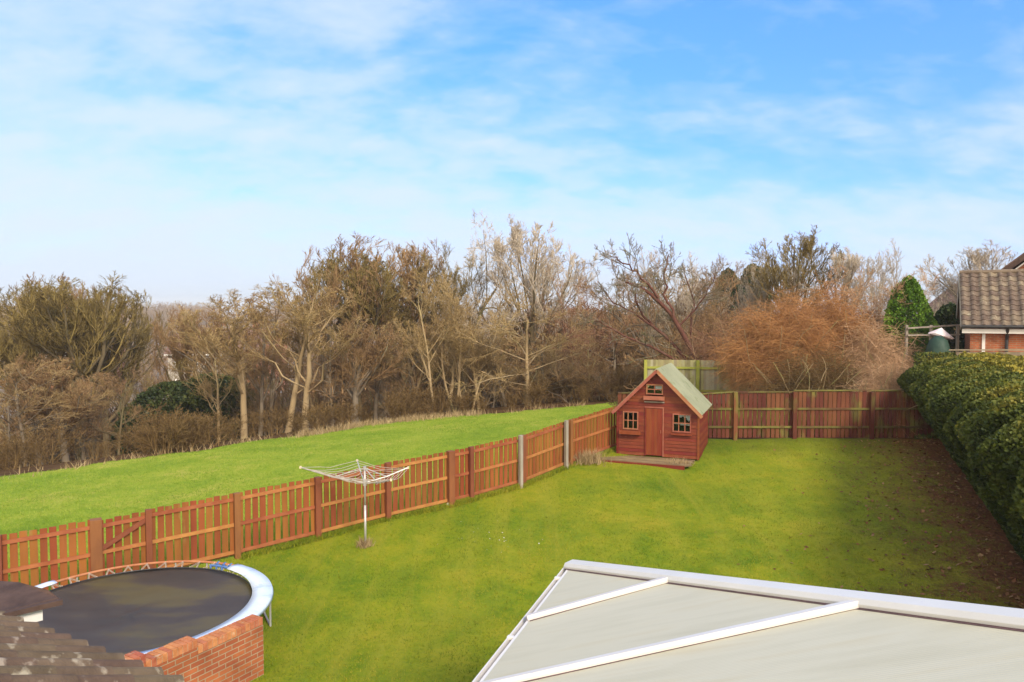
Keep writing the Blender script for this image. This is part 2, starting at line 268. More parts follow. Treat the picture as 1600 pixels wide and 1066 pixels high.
# fence and hedge lines on the ground
FP = [on_ground(*p) for p in [(0, 953), (152, 921), (233, 902), (370, 870), (495, 839), (604, 811), (702, 788), (734, 780), (815, 757), (888, 727), (966, 698)]]
HA, HB = on_ground(1483, 694), on_ground(1600, 866)
hdir = (HB - HA); hdir.z = 0; hdir.normalize()
REARY = 24.9
def grassmat(name, lawn):
    m = bpy.data.materials.new(name); m.use_nodes = True; nt = m.node_tree; L = nt.links
    b = nt.nodes['Principled BSDF']; b.inputs['Roughness'].default_value = 0.9; b.inputs['Specular IOR Level'].default_value = 0.12
    tc = N(nt, 'ShaderNodeTexCoord'); P = tc.outputs['Object']
    def noise(s, d=5, st=(1, 1, 1), rot=0):
        mp = N(nt, 'ShaderNodeMapping'); mp.inputs['Scale'].default_value = st; mp.inputs['Rotation'].default_value = (0, 0, rot); L.new(P, mp.inputs[0])
        n = N(nt, 'ShaderNodeTexNoise'); n.inputs['Scale'].default_value = s; n.inputs['Detail'].default_value = d; n.inputs['Roughness'].default_value = 0.62
        L.new(mp.outputs[0], n.inputs[0]); return n.outputs['Fac']
    big, mid, fine = noise(0.32, 4), noise(1.7, 6), noise(14, 5)
    f = mathn(nt, 'ADD', mathn(nt, 'MULTIPLY', big, 0.50), mathn(nt, 'ADD', mathn(nt, 'MULTIPLY', mid, 0.32), mathn(nt, 'MULTIPLY', fine, 0.2)))
    if lawn:
        c = ramp(nt, f, [(0.38, (0.070, 0.140, 0.007)), (0.46, (0.135, 0.200, 0.008)), (0.54, (0.225, 0.250, 0.011)), (0.64, (0.330, 0.285, 0.022))]).outputs[0]
        st = noise(1.0, 3, (2.2, 0.16, 1), R(12)); c = mixc(nt, ramp(nt, st, [(0.50, 0.0), (0.68, 0.6)]).outputs[0], c, (0.28, 0.27, 0.025))
        sp = N(nt, 'ShaderNodeSeparateXYZ'); L.new(P, sp.inputs[0])
        sw = mathn(nt, 'SINE', mathn(nt, 'MULTIPLY', mathn(nt, 'ADD', mathn(nt, 'ADD', sp.outputs['X'], mathn(nt, 'MULTIPLY', sp.outputs['Y'], -0.22)), mathn(nt, 'MULTIPLY', mid, 0.5)), 5.6))
        c = mixc(nt, mathn(nt, 'MULTIPLY', mathn(nt, 'ADD', sw, 1.0), 0.13), c, (0.27, 0.28, 0.025))  # mowing stripes: sheen of leaning grass put into the colour
        # darker green band along the back fence and by the left fence end
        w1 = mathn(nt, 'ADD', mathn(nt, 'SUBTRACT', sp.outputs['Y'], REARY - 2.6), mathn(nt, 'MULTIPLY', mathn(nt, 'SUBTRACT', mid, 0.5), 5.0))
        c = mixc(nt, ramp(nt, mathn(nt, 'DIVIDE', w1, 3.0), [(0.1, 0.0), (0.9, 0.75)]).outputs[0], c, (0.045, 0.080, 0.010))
        # bare soil and fallen leaves along the hedge
        nx, ny = hdir.y, -hdir.x
        if (nx * -1) < 0: nx, ny = -nx, -ny            # pointing to -x (into the lawn)
        off = HA.x * nx + HA.y * ny
        dist = mathn(nt, 'SUBTRACT', mathn(nt, 'ADD', mathn(nt, 'MULTIPLY', sp.outputs['X'], nx), mathn(nt, 'MULTIPLY', sp.outputs['Y'], ny)), off)
        w = mathn(nt, 'ADD', dist, mathn(nt, 'ADD', mathn(nt, 'MULTIPLY', mathn(nt, 'SUBTRACT', mid, 0.5), 5.5), mathn(nt, 'MULTIPLY', mathn(nt, 'SUBTRACT', fine, 0.5), 4.0)))
        soil = ramp(nt, noise(9, 6), [(0.3, (0.12, 0.045, 0.018)), (0.6, (0.22, 0.085, 0.034)), (0.75, (0.34, 0.17, 0.07))]).outputs[0]
        c = mixc(nt, ramp(nt, mathn(nt, 'DIVIDE', w, 3.4), [(0.15, 1.0), (0.50, 0.50), (1.0, 0.0)]).outputs[0], c, soil)
    else:
        c = ramp(nt, f, [(0.38, (0.125, 0.205, 0.014)), (0.46, (0.200, 0.285, 0.022)), (0.55, (0.290, 0.335, 0.036)), (0.64, (0.41, 0.36, 0.08))]).outputs[0]
    c = mixc(nt, 1.0, c, (1.0, 1.0, 0.9), 'MULTIPLY')
    L.new(c, b.inputs['Base Color'])
    bp = N(nt, 'ShaderNodeBump'); bp.inputs['Strength'].default_value = 0.7; bp.inputs['Distance'].default_value = 0.05
    L.new(noise(22, 6), bp.inputs['Height']); L.new(bp.outputs[0], b.inputs['Normal'])
    return m
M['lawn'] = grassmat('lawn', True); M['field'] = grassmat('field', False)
M['blade'] = attrmix('lawn blade', (0.071, 0.125, 0.007), (0.212, 0.239, 0.011), (0.408, 0.336, 0.034), 0.8, 0.5)
M['blade_field'] = attrmix('field blade', (0.102, 0.195, 0.014), (0.222, 0.317, 0.023), (0.395, 0.415, 0.084), 0.8, 0.5)

# ------------------------------------------------------------------ mesh helpers
def tag(o, label=None, cat=None, group=None, kind=None):
    for k, v in (('label', label), ('category', cat), ('group', group), ('kind', kind)):
        if v: o[k] = v
    return o
def empty(name, loc, rz=0, **kw):
    o = bpy.data.objects.new(name, None); col.objects.link(o); o.location = loc; o.rotation_euler = (0, 0, rz); o.empty_display_size = 0.2
    return tag(o, **kw)
def link(name, me, parent=None):
    o = bpy.data.objects.new(name, me); col.objects.link(o)
    if parent: o.parent = parent
    return o
class MB:
    def __init__(s): s.v = []; s.f = []; s.r = []
    def add(s, vs, fs, r=None):
        b = len(s.v); r = random.random() if r is None else r
        s.v += [tuple(v) for v in vs]; s.f += [tuple(b + i for i in f) for f in fs]; s.r += [r] * len(vs); return s
    def box(s, c, d, rot=None, r=None):
        vs = [Vector((x * d[0] / 2, y * d[1] / 2, z * d[2] / 2)) for x in (-1, 1) for y in (-1, 1) for z in (-1, 1)]
        if rot is not None: vs = [rot @ v for v in vs]
        c = Vector(c)
        return s.add([v + c for v in vs], [(0, 1, 3, 2), (4, 6, 7, 5), (0, 4, 5, 1), (2, 3, 7, 6), (0, 2, 6, 4), (1, 5, 7, 3)], r)
    def beam(s, p, q, w, h, up=(0, 0, 1), r=None):
        p = Vector(p); q = Vector(q); d = (q - p); L = d.length; d.normalize()
        sd = d.cross(Vector(up)); sd = sd.normalized() if sd.length > 1e-5 else Vector((1, 0, 0)); u = sd.cross(d)
        vs = [p + d * (L * a) + sd * (w * b) + u * (h * c) for a in (0, 1) for b in (-.5, .5) for c in (-.5, .5)]
        return s.add(vs, [(0, 1, 3, 2), (4, 6, 7, 5), (0, 4, 5, 1), (2, 3, 7, 6), (0, 2, 6, 4), (1, 5, 7, 3)], r)
    def prism(s, poly, off, r=None):
        n = len(poly); off = Vector(off); vs = [Vector(p) for p in poly] + [Vector(p) + off for p in poly]
        return s.add(vs, [tuple(range(n))[::-1], tuple(range(n, 2 * n))] + [(i, (i + 1) % n, n + (i + 1) % n, n + i) for i in range(n)], r)
    def tube(s, path, rad, k=6, r=None, closed=False):
        path = [Vector(p) for p in path]; n = len(path); vs = []; fs = []
        if not hasattr(rad, '__len__'): rad = [rad] * n
        for i, p in enumerate(path):
            a = path[(i - 1) % n if closed else max(i - 1, 0)]; b = path[(i + 1) % n if closed else min(i + 1, n - 1)]
            d = (b - a).normalized(); x = d.cross(Vector((0, 0, 1)))
            x = x.normalized() if x.length > 1e-3 else Vector((1, 0, 0)); y = x.cross(d)
            vs += [p + (x * math.cos(t) + y * math.sin(t)) * rad[i] for t in [2 * math.pi * j / k for j in range(k)]]
        for i in range(n if closed else n - 1):
            for j in range(k):
                a = i * k + j; b = i * k + (j + 1) % k; c = ((i + 1) % n) * k
                fs.append((a, b, c + (j + 1) % k, c + j))
        if not closed: fs += [tuple(range(k))[::-1], tuple(range((n - 1) * k, n * k))]
        return s.add(vs, fs, r)
    def mesh(s, name, m, smooth=False):
        me = bpy.data.meshes.new(name); me.from_pydata(s.v, [], s.f); me.materials.append(m)
        a = me.attributes.new('rnd', 'FLOAT', 'POINT'); a.data.foreach_set('value', s.r)
        if smooth: me.polygons.foreach_set('use_smooth', [True] * len(me.polygons))
        import bmesh
        bm = bmesh.new(); bm.from_mesh(me); bmesh.ops.recalc_face_normals(bm, faces=bm.faces); bm.to_mesh(me); bm.free()
        return me
    def build(s, name, m, parent=None, smooth=False, bevel=0):
        o = link(name, s.mesh(name, m, smooth), parent)
        if bevel:
            b = o.modifiers.new('bevel', 'BEVEL'); b.width = bevel; b.segments = 2; b.limit_method = 'ANGLE'
        return o
def npmesh(name, V, Fc, m, rnd=None, smooth=False):
    V = np.asarray(V, np.float32).reshape(-1, 3); Fc = np.asarray(Fc, np.int32); k = Fc.shape[1]; n = len(Fc)
    me = bpy.data.meshes.new(name); me.vertices.add(len(V)); me.vertices.foreach_set('co', V.ravel())
    me.loops.add(n * k); me.loops.foreach_set('vertex_index', Fc.ravel())
    me.polygons.add(n); me.polygons.foreach_set('loop_start', np.arange(0, n * k, k, dtype=np.int32)); me.polygons.foreach_set('loop_total', np.full(n, k, np.int32))
    if smooth: me.polygons.foreach_set('use_smooth', np.ones(n, bool))
    if rnd is not None:
        a = me.attributes.new('rnd', 'FLOAT', 'POINT'); a.data.foreach_set('value', np.asarray(rnd, np.float32))
    me.materials.append(m); me.update(calc_edges=True); me.validate(); return me

# ------------------------------------------------------------------ ground: one continuous sheet split into lawn, field, woodland floor, hills
def axis(a, b, step, far, grow=1.16):
    xs = list(np.arange(a, b + 1e-6, step)); s = step
    lo, hi = [], []
    x = b
    while x < far: s *= grow; x += s; hi.append(x)
    s = step; x = a
    while x > -far: s *= grow; x -= s; lo.append(x)
    return np.array(lo[::-1] + xs + hi)
gx = axis(-34, 26, 0.3, 1000); gy_ = axis(-6, 52, 0.3, 1000); gy_ = gy_[gy_ > -40]
GX, GY = np.meshgrid(gx, gy_); GZ = gz(GX, GY)
bumpn = 0.03 * np.sin(GX * 1.3 + 2 * np.sin(GY * .7)) * np.cos(GY * 1.1 + np.sin(GX * .9))
GZ = GZ + bumpn * (np.hypot(GX, GY) < 60)
nx_, ny_ = len(gx), len(gy_)
V = np.stack([GX, GY, GZ], -1).reshape(-1, 3)
ii = (np.arange(ny_ - 1)[:, None] * nx_ + np.arange(nx_ - 1)[None, :]).ravel()
quads = np.stack([ii, ii + 1, ii + nx_ + 1, ii + nx_], -1); cen = V[quads].mean(1)
fx = np.array([p.x for p in FP]); fy = np.array([p.y for p in FP])
def left_of_fence(x, y):
    yy = np.interp(x, np.r_[-60, fx, 60], np.r_[fy[0] - (fx[0] + 60) * 0.5, fy, fy[-1] + 70])
    return y > yy
EDGE = [on_ground(*p) for p in [(0, 750), (100, 737), (200, 720), (300, 707), (380, 693), (480, 682), (560, 668), (650, 657), (760, 649), (850, 641), (930, 634)]]
ex = np.array([p.x for p in EDGE]); ey = np.array([p.y for p in EDGE])
def edge_y(x): return np.interp(x, np.r_[-80, ex, ex[-1] + 6], np.r_[ey[0] + 2, ey, ey[-1] + 3])
rr = np.hypot(cen[:, 0], cen[:, 1])
lf = left_of_fence(cen[:, 0], cen[:, 1])
isfield = lf & (cen[:, 1] < edge_y(cen[:, 0]) + .7) & (cen[:, 0] < 4.6)
isgarden = (cen[:, 0] > 4.6) & (cen[:, 1] > REARY + .1) & (cen[:, 1] < 60)
islawn = (~lf) & (cen[:, 1] <= REARY + .1)
ishill = rr > 150
kind = np.where(ishill, 3, np.where(islawn, 0, np.where(isfield, 1, 2)))
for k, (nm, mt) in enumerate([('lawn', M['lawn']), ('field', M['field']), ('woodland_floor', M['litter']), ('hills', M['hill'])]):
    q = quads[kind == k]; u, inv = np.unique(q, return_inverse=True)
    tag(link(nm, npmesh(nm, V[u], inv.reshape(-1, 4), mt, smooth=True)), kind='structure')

def blades(name, P, h, w, m, label, cat, per=3, spread=0.03, kind='stuff', lean=0.5):
    """P: (n,3) roots; each root gets a few narrow triangular blades"""
    P = np.repeat(P, per, 0); n = len(P)
    P = P + np.c_[rng.normal(0, spread, (n, 2)), np.zeros(n)]
    a = rng.uniform(0, 2 * np.pi, n); hh = h * rng.uniform(0.5, 1.3, n); ww = w * rng.uniform(0.6, 1.4, n)
    sd = np.c_[np.cos(a), np.sin(a), np.zeros(n)] * ww[:, None]
    tip = np.c_[rng.normal(0, lean, n) * hh, rng.normal(0, lean, n) * hh, hh]
    V = np.stack([P - sd, P + sd, P + tip], 1).reshape(-1, 3); V[:, 2] -= 0.0
    Fc = np.arange(3 * n).reshape(-1, 3)
    return tag(link(name, npmesh(name, V, Fc, m, np.repeat(rng.uniform(0, 1, n), 3))), label, cat, kind=kind)
def ground_z(x, y): return gz(x, y) + 0.03 * np.sin(x * 1.3 + 2 * np.sin(y * .7)) * np.cos(y * 1.1 + np.sin(x * .9))
# lawn blades
n = 110000
yy = 7.5 + (REARY - 7.7) * rng.uniform(0, 1, n) ** 0.85; xx = rng.uniform(-0.62, 0.72, n) * yy
hx = HA.x + (yy - HA.y) * (HB.x - HA.x) / (HB.y - HA.y)
dh = hx - xx
ok = (~left_of_fence(xx, yy)) & (dh > 0.3) & (rng.uniform(0, 1, n) < np.clip(dh / 3.5, 0.12, 1))
xx, yy = xx[ok], yy[ok]
blades('lawn_grass', np.c_[xx, yy, ground_z(xx, yy) - .01], 0.045, 0.0055, M['blade'], 'short mown olive green grass of the garden lawn', 'grass')
n = 130000
yy = rng.uniform(14, 40, n); xx = rng.uniform(-0.74, 0.2, n) * yy
ok = left_of_fence(xx, yy) & (yy < edge_y(xx) + .7); xx, yy = xx[ok], yy[ok]
blades('field_grass', np.c_[xx, yy, ground_z(xx, yy) - .01], 0.05, 0.0065, M['blade_field'], 'bright green grass of the sloping field behind the fence', 'grass')
n = 500
tt = np.where(rng.uniform(0, 1, n) < .7, rng.uniform(.48, .80, n), rng.uniform(0, 1, n)); xx = np.interp(tt * 10, range(11), ex); yy = np.interp(tt * 10, range(11), ey) + rng.normal(0.5, 0.55, n)
blades('dry_grass_fringe', np.c_[xx, yy, ground_z(xx, yy)], 0.28, 0.012, M['drygrass'], 'straw coloured long grass fringe between the field and the wood', 'dry grass', per=5, spread=0.10, lean=0.45)
n = 2600
yy = rng.uniform(8, 24.6, n); hx = HA.x + (yy - HA.y) * (HB.x - HA.x) / (HB.y - HA.y); xx = hx - np.abs(rng.normal(0, 1.9, n)) + 0.3
def leaves(name, P, s, m, label, cat):
    n = len(P); a = rng.uniform(0, 6.28, n); t = rng.normal(0, .35, (n, 2)); s = s * rng.uniform(.6, 1.4, n)
    u = np.c_[np.cos(a), np.sin(a), t[:, 0]] * s[:, None]; v = np.c_[-np.sin(a), np.cos(a), t[:, 1]] * (s * .6)[:, None]
    V = np.stack([P - u, P - v, P + u, P + v], 1).reshape(-1, 3)
    return tag(link(name, npmesh(name, V, np.arange(4 * n).reshape(-1, 4), m, np.repeat(rng.uniform(0, 1, n), 4))), label, cat, kind='stuff')
leaves('fallen_leaves', np.c_[xx, yy, ground_z(xx, yy) + .02], 0.045, M['leafbrown'], 'brown fallen leaves scattered on bare soil beside the clipped hedge', 'leaves')
n = 30
c0 = on_ground(775, 842); P = np.c_[rng.normal(c0.x, 0.45, n), rng.normal(c0.y, 0.5, n), np.zeros(n)]; P[:, 2] = ground_z(P[:, 0], P[:, 1]) + .03
leaves('daisies', P, 0.016, M['petal'], 'sprinkle of tiny white daisies in the middle of the lawn', 'flowers')

# ------------------------------------------------------------------ picket fences
def fence_bay(root, a, b, hgt, pitch, pw, mats, side, railz, tilt=0.0, hvar=0.012, bottom_gap=0.05):
    """one bay between posts a and b; rails on the side given by the unit vector"""
    a = Vector(a); b = Vector(b); d = Vector((b.x - a.x, b.y - a.y, 0)); L = d.length; d.normalize()
    n = max(1, round(L / pitch)); mb = MB(); ang = math.atan2(d.y, d.x)
    for i in range(n):
        t = (i + 0.5) / n; p = a.lerp(b, t); z0 = g(p.x, p.y) + bottom_gap; h = hgt + random.uniform(-hvar, hvar)
        rot = Matrix.Rotation(ang, 3, 'Z') @ Matrix.Rotation(random.gauss(0, 0.008), 3, 'Y')
        mb.box((p.x, p.y, z0 + (h - bottom_gap) / 2), (pw * random.uniform(0.93, 1.05), 0.018, h - bottom_gap), rot)
    pan = mb.build('picket_panel', mats[0], root)
    for rz in railz:
        r = MB(); off = side * 0.030
        dz = random.uniform(-.008, .008)
        r.beam(Vector((a.x, a.y, g(a.x, a.y) + rz + dz)) + off, Vector((b.x, b.y, g(b.x, b.y) + rz)) + off, 0.038, 0.07)
        r.build('rail', mats[1], root)
    return pan
def post(root, p, h, w, m, off=Vector((0, 0, 0)), name='post', d=None, ang=0):
    mb = MB(); z = g(p.x, p.y); mb.box((p.x + off.x, p.y + off.y, z + h / 2 - 0.1), (w, d or w, h + 0.2), Matrix.Rotation(ang, 3, 'Z'))
    return mb.build(name, m, root, bevel=0.006)
lf_root = empty('picket_fence', (0, 0, 0), label='long orange brown picket fence running diagonally between the lawn and the green field', cat='fence')
gate = empty('garden_gate', (0, 0, 0), label='orange brown picket gate with diagonal brace set in the long field fence', cat='gate')
sides = []
P0 = FP[0] + (FP[0] - FP[1]) * 2.0
pts = [P0] + FP
for i in range(len(pts) - 1):
    a, b = pts[i], pts[i + 1]; d = Vector((b.x - a.x, b.y - a.y, 0)).normalized(); sd = Vector((d.y, -d.x, 0)); ang = math.atan2(d.y, d.x)
    isg = (i == 2)
    rz = [1.22, 0.70] if i in (1, 2) else [1.24, 0.70, 0.12]
    fence_bay(gate if isg else lf_root, a, b, 1.36 if not isg else 1.33, 0.158, 0.122, (M['fence'], M['rail']), sd, rz)
    if isg:
        r = MB(); off = sd * 0.055
        r.beam(Vector((a.x, a.y, g(a.x, a.y) + 0.74)) + off, Vector((b.x, b.y, g(b.x, b.y) + 1.20)) + off, 0.03, 0.09); r.build('brace', M['post'], gate)
        r = MB(); q = a.lerp(b, 0.5)
    sides.append((a, b, sd, ang))
for i, p in enumerate(pts[1:]):
    sd, ang = sides[min(i, len(sides) - 1)][2:]
    w = 0.20 if i in (1,) else (0.17 if i == 6 else 0.12)
    if i == 2: w = .11
    post(lf_root, p, 1.38, w, M['post'], sd * 0.075, ang=ang)
for px, py in ((810, 760), (881, 731)):
    p = on_ground(px, py); post(lf_root, p, 1.42, 0.095, M['greypost'], sides[8][2] * 0.10, 'pale_post', ang=.7)['label'] = 'pale grey weathered post'
# last stretch is newer green algae boards behind the playhouse corner handled by same fence
rear = empty('back_fence', (0, 0, 0), label='mossy dark red brown close board fence across the far end of the lawn', cat='fence')
rp = [on_ground(px, py) for px, py in ((1090, 690), (1150, 688), (1240, 686), (1357, 684), (1490, 683))]
rp = [FP[-1] + Vector((0.1, 0.9, 0))] + [Vector((p.x, REARY + 0.0, 0)) for p in rp]
for i in range(len(rp) - 1):
    fence_bay(rear, rp[i], rp[i + 1], 1.56 + 0.05 * (i > 2), 0.150, 0.126, (M['rear'], M['rearrail']), Vector((0, -1, 0)), [0.40, 1.02], hvar=0.02, bottom_gap=0.03)
    t = MB(); a, b = rp[i], rp[i + 1]
    t.beam(Vector((a.x, a.y - .01, g(a.x, a.y) + 1.59 + 0.05 * (i > 2) + (-.08 if i == 1 else 0))), Vector((b.x, b.y - .01, g(b.x, b.y) + 1.60 + 0.05 * (i > 2))), 0.07, 0.045); t.build('cap_rail', M['rearrail'], rear)
for p in rp[1:]: post(rear, p, 1.6, 0.13, M['rear'], Vector((0, -0.09, 0)))
# neighbour's tall algae-green panels
nb = empty('panel_fence', (0, 0, 0), label='tall pale fence of vertical boards greened by algae beyond the playhouse roof', cat='fence')
A = at(1008, 562, 34.0); B = at(1176, 562, 33.2); zt = A.z; zb = at(1100, 612, 33.5).z
gzm = g((A.x + B.x) / 2, 33.5)
mb = MB(); nbd = 40
for i in range(nbd):
    p = A.lerp(B, (i + .5) / nbd); w = (B - A).length / nbd
    mb.box((p.x, p.y, (zt + g(p.x, p.y)) / 2), (w * 0.96, 0.022 + 0.012 * (i % 2), zt - g(p.x, p.y)), Matrix.Rotation(math.atan2(B.y - A.y, B.x - A.x), 3, 'Z'))
mb.build('board_panel', M['green_wood'], nb)
for dz in (-0.36, zb - zt + .03):
    r = MB(); r.beam(Vector((A.x, A.y - .05, zt + dz)), Vector((B.x, B.y - .05, zt + dz)), 0.06, 0.10); r.build('rail', M['green_rail'], nb)
for t in (0.0, 0.49, 0.985):
    p = A.lerp(B, t); r = MB(); r.box((p.x, p.y - .12, (zt + gzm) / 2), (0.14, 0.12, zt - gzm)); r.build('post', M['green_rail'] if t < .9 else M['tw_dark'], nb)

# ------------------------------------------------------------------ playhouse
pr = on_ground(1091, 721); pb = on_ground(1111, 692)
pdir = Vector((1.0, 2.55, 0)).normalized()
fdir = Vector((-pdir.y, pdir.x, 0))                      # along the front, right -> left
PW, PD = 2.50, 2.35
pl = pr + fdir * PW; baseZ = g(pr.x, pr.y) + 0.06
ph = empty('playhouse', (pl.x, pl.y, baseZ), math.atan2(-fdir.y, -fdir.x), label='small red brown wooden playhouse with steep pale green felt roof in the far lawn corner', cat='playhouse')
# local frame: x along the front left->right 0..PW, y into depth, z up
EH, PK = 1.42, 2.66
def boards(root, name, x0, x1, y, openings, gable, m, bh=0.105, flip=False, axis='x', L=None):
    mb = MB(); z = 0.0
    while z < (PK if gable else EH) - 0.02:
        z1 = z + bh
        if gable and z > EH - .001:
            k = (z + bh * 0.6 - EH) / (PK - EH) * (x1 - x0) / 2; a, b = x0 + k, x1 - k
        else: a, b = x0, x1
        if b - a < 0.06: break
        segs = [(a, b)]
        for (u0, u1, w0, w1) in openings:
            if z + bh * .5 > w0 and z + bh * .5 < w1:
                ns = []
                for (p, q) in segs:
                    if u0 > p: ns.append((p, min(q, u0)))
                    if u1 < q: ns.append((max(p, u1), q))
                segs = [s for s in ns if s[1] - s[0] > 0.01]
        r = random.random()
        for (p, q) in segs:
            if axis == 'x':
                # slightly tapered board: bottom edge proud
                prof = [(y, z), (y - .022 * (-1 if flip else 1), z), (y - .008 * (-1 if flip else 1), z1 - .006), (y, z1 - .006)]
                mb.prism([(p, c[0], c[1]) for c in prof], (q - p, 0, 0), r)
            else:
                prof = [(y, z), (y + .022, z), (y + .008, z1 - .006), (y, z1 - .006)]
                mb.prism([(c[0], p, c[1]) for c in prof], (0, q - p, 0), r)
        z += bh
    return mb.build(name, m, root)
ops = [(0.17, 0.66, 0.80, 1.37), (0.88, 1.44, 0.0, 1.52), (1.72, 2.28, 0.80, 1.37), (0.90, 1.42, 1.93, 2.25)]
boards(ph, 'front_wall', 0, PW, 0, ops, True, M['ph'])
boards(ph, 'back_wall', 0, PW, PD, [], True, M['ph'], flip=True)
boards(ph, 'side_wall', 0, PD, PW, [], False, M['ph'], axis='y')
boards(ph, 'side_wall', 0, PD, -.022, [], False, M['ph'], axis='y')
mb = MB(); mb.box((PW / 2, PD / 2, 0.03), (PW - .03, PD - .03, .04)); mb.prism([(0.02, PD - .03, .05), (PW - .02, PD - .03, .05), (PW - .02, PD - .03, EH), (PW / 2, PD - .03, PK - .05), (.02, PD - .03, EH)], (0, .015, 0)); mb.build('floor', M['dark'], ph)  # near-black floor and back sheet put the interior shade into colour
for x in (0.0, PW):
    mb = MB(); mb.box((x, -0.012, EH / 2 - .02), (0.06, 0.06, EH)); mb.build('corner_post', M['ph'], ph)
# windows
def win(x0, x1, z0, z1, nx, nz, glints):
    f = MB(); t = 0.035
    for x in (x0 + t / 2, x1 - t / 2): f.box((x, -0.02, (z0 + z1) / 2), (t, 0.05, z1 - z0))
    for z in (z0 + t / 2, z1 - t / 2): f.box(((x0 + x1) / 2, -0.02, z), (x1 - x0 - 2 * t, 0.05, t))
    for i in range(1, nx): f.box((x0 + (x1 - x0) * i / nx, -0.018, (z0 + z1) / 2), (0.022, 0.035, z1 - z0 - 2 * t))
    for i in range(1, nz): f.box(((x0 + x1) / 2, -0.0165, z0 + (z1 - z0) * i / nz), (x1 - x0 - 2 * t, 0.030, 0.024))
    w = f.build('window', M['ph_trim'], ph)
    p = MB(); p.box(((x0 + x1) / 2, 0.004, (z0 + z1) / 2), (x1 - x0 - .03, 0.004, z1 - z0 - .03)); p.build('pane', M['glass'], w)
    c = MB()  # white strips stand in for bright light showing in the panes
    for (u0, u1, w0, w1) in glints:
        a = x0 + (x1 - x0) * u0; b = x0 + (x1 - x0) * u1
        n = 5
        for k in range(n):
            xa = a + (b - a) * k / n; wz = z0 + (z1 - z0) * (w0 + 0.10 * random.random()); c.box((xa + (b - a) / n / 2, 0.03 + .004 * (k % 2), (wz + z0 + (z1 - z0) * w1) / 2), ((b - a) / n, 0.006, z0 + (z1 - z0) * w1 - wz))
    c.build('pane_glint', M['pane_glint'], w)
    return w
win(*ops[0][:2], *ops[0][2:], 3, 2, [(0.05, 0.55, 0.84, 0.97)])
win(*ops[2][:2], *ops[2][2:], 3, 2, [(0.35, 0.97, 0.78, 0.97), (0.05, 0.95, 0.36, 0.50), (.75, .97, .6, .9)])
win(*ops[3][:2], *ops[3][2:], 2, 2, [(0.52, 0.96, 0.40, 0.96), (.2, .45, .8, .95)])
# door
mb = MB(); nb_ = 6
for i in range(nb_):
    x = 0.90 + (1.42 - 0.90) * (i + .5) / nb_; mb.box((x, -0.012, 0.76), (0.084, 0.022, 1.46))
dr = mb.build('door', M['ph_door'], ph)
for x in (0.885, 1.435):
    mb = MB(); mb.box((x, -0.022, 0.76), (0.035, 0.05, 1.50)); mb.build('door_frame', M['ph'] if x < 1 else M['ph_trim'], ph)
mb = MB(); mb.box((1.16, -0.022, 1.53), (0.60, 0.05, 0.04)); mb.build('door_frame', M['ph_trim'], ph)
mb = MB(); mb.box((1.36, -0.035, 0.78), (0.02, 0.03, 0.10)); mb.build('handle', M['ph_trim'], dr)
for (x0, x1, z, hh, dd, nm) in ((0.08, 0.76, 0.72, 0.12, 0.16, 'window_box'), (0.84, 1.48, 1.83, 0.12, 0.14, 'window_box'), (1.68, 2.32, 0.74, 0.05, 0.08, 'window_sill')):
    mb = MB(); y = -0.022 - dd / 2
    mb.box(((x0 + x1) / 2, y - dd / 2 + .01, z), (x1 - x0, 0.02, hh)); mb.box(((x0 + x1) / 2, y, z - hh / 2 + .01), (x1 - x0 - .004, dd - .004, 0.02))
    for x in (x0 + .01, x1 - .01): mb.box((x, y + .008, z + .001), (0.018, dd - .02, hh - .003))
    mb.build(nm, M['ph_trim'] if z > .75 else M['ph_door'], ph)
mb = MB(); mb.box((1.16, -0.045, 1.70), (0.62, 0.05, 0.035)); mb.build('shelf', M['greypost'], ph)
# roof: two felted boards with a front overhang
ov, fo = 0.16, 0.22
sl = Vector((PW / 2, 0, PK - EH)); sl.normalize(); slen = math.hypot(PW / 2, PK - EH)
rf = MB()
for sgn in (1, -1):
    rid = Vector((PW / 2, -fo, PK + 0.06)); e = rid + Vector((sgn * sl.x, 0, -sl.z)) * (slen + ov)
    nrm = Vector((sgn * sl.z, 0, sl.x))
    rf.prism([rid, e, e + nrm * .025, rid + nrm * .025 + Vector((-sgn * 0.0, 0, .012))], (0, PD + fo + 0.15, 0), 0.5)
roof = rf.build('roof', M['felt'], ph)
for sgn in (1, -1):
    rid = Vector((PW / 2, -fo - .012, PK + 0.02)); e = rid + Vector((sgn * sl.x, 0, -sl.z)) * (slen + ov + .02)
    mb = MB(); mb.beam(rid, e, 0.022, 0.095, (0, 0, 1)); mb.build('barge_board', M['ph_trim'], roof)
# deck in front
dk = empty('decking', (pl.x, pl.y, 0), ph.rotation_euler.z, label='low weathered timber deck with dark red front board before the playhouse door', cat='deck')
dzt = baseZ - 0.02
mb = MB()
for i in range(8):
    y = -0.10 - 0.115 * i; mb.box((PW / 2 - 0.35 + 0.01 * (i % 2), y, dzt - .015), (PW + 0.42 + .1 * (i % 3 == 0), 0.105, 0.03))
mb.build('boards', M['deckwood'], dk)
mb = MB(); mb.box((PW / 2 - 0.42, -0.975, dzt - 0.145), (PW + 0.30, 0.03, 0.25)); mb.box((-.57, -.5, dzt - .145), (.03, .9, .25)); mb.build('fascia', M['ph'], dk)

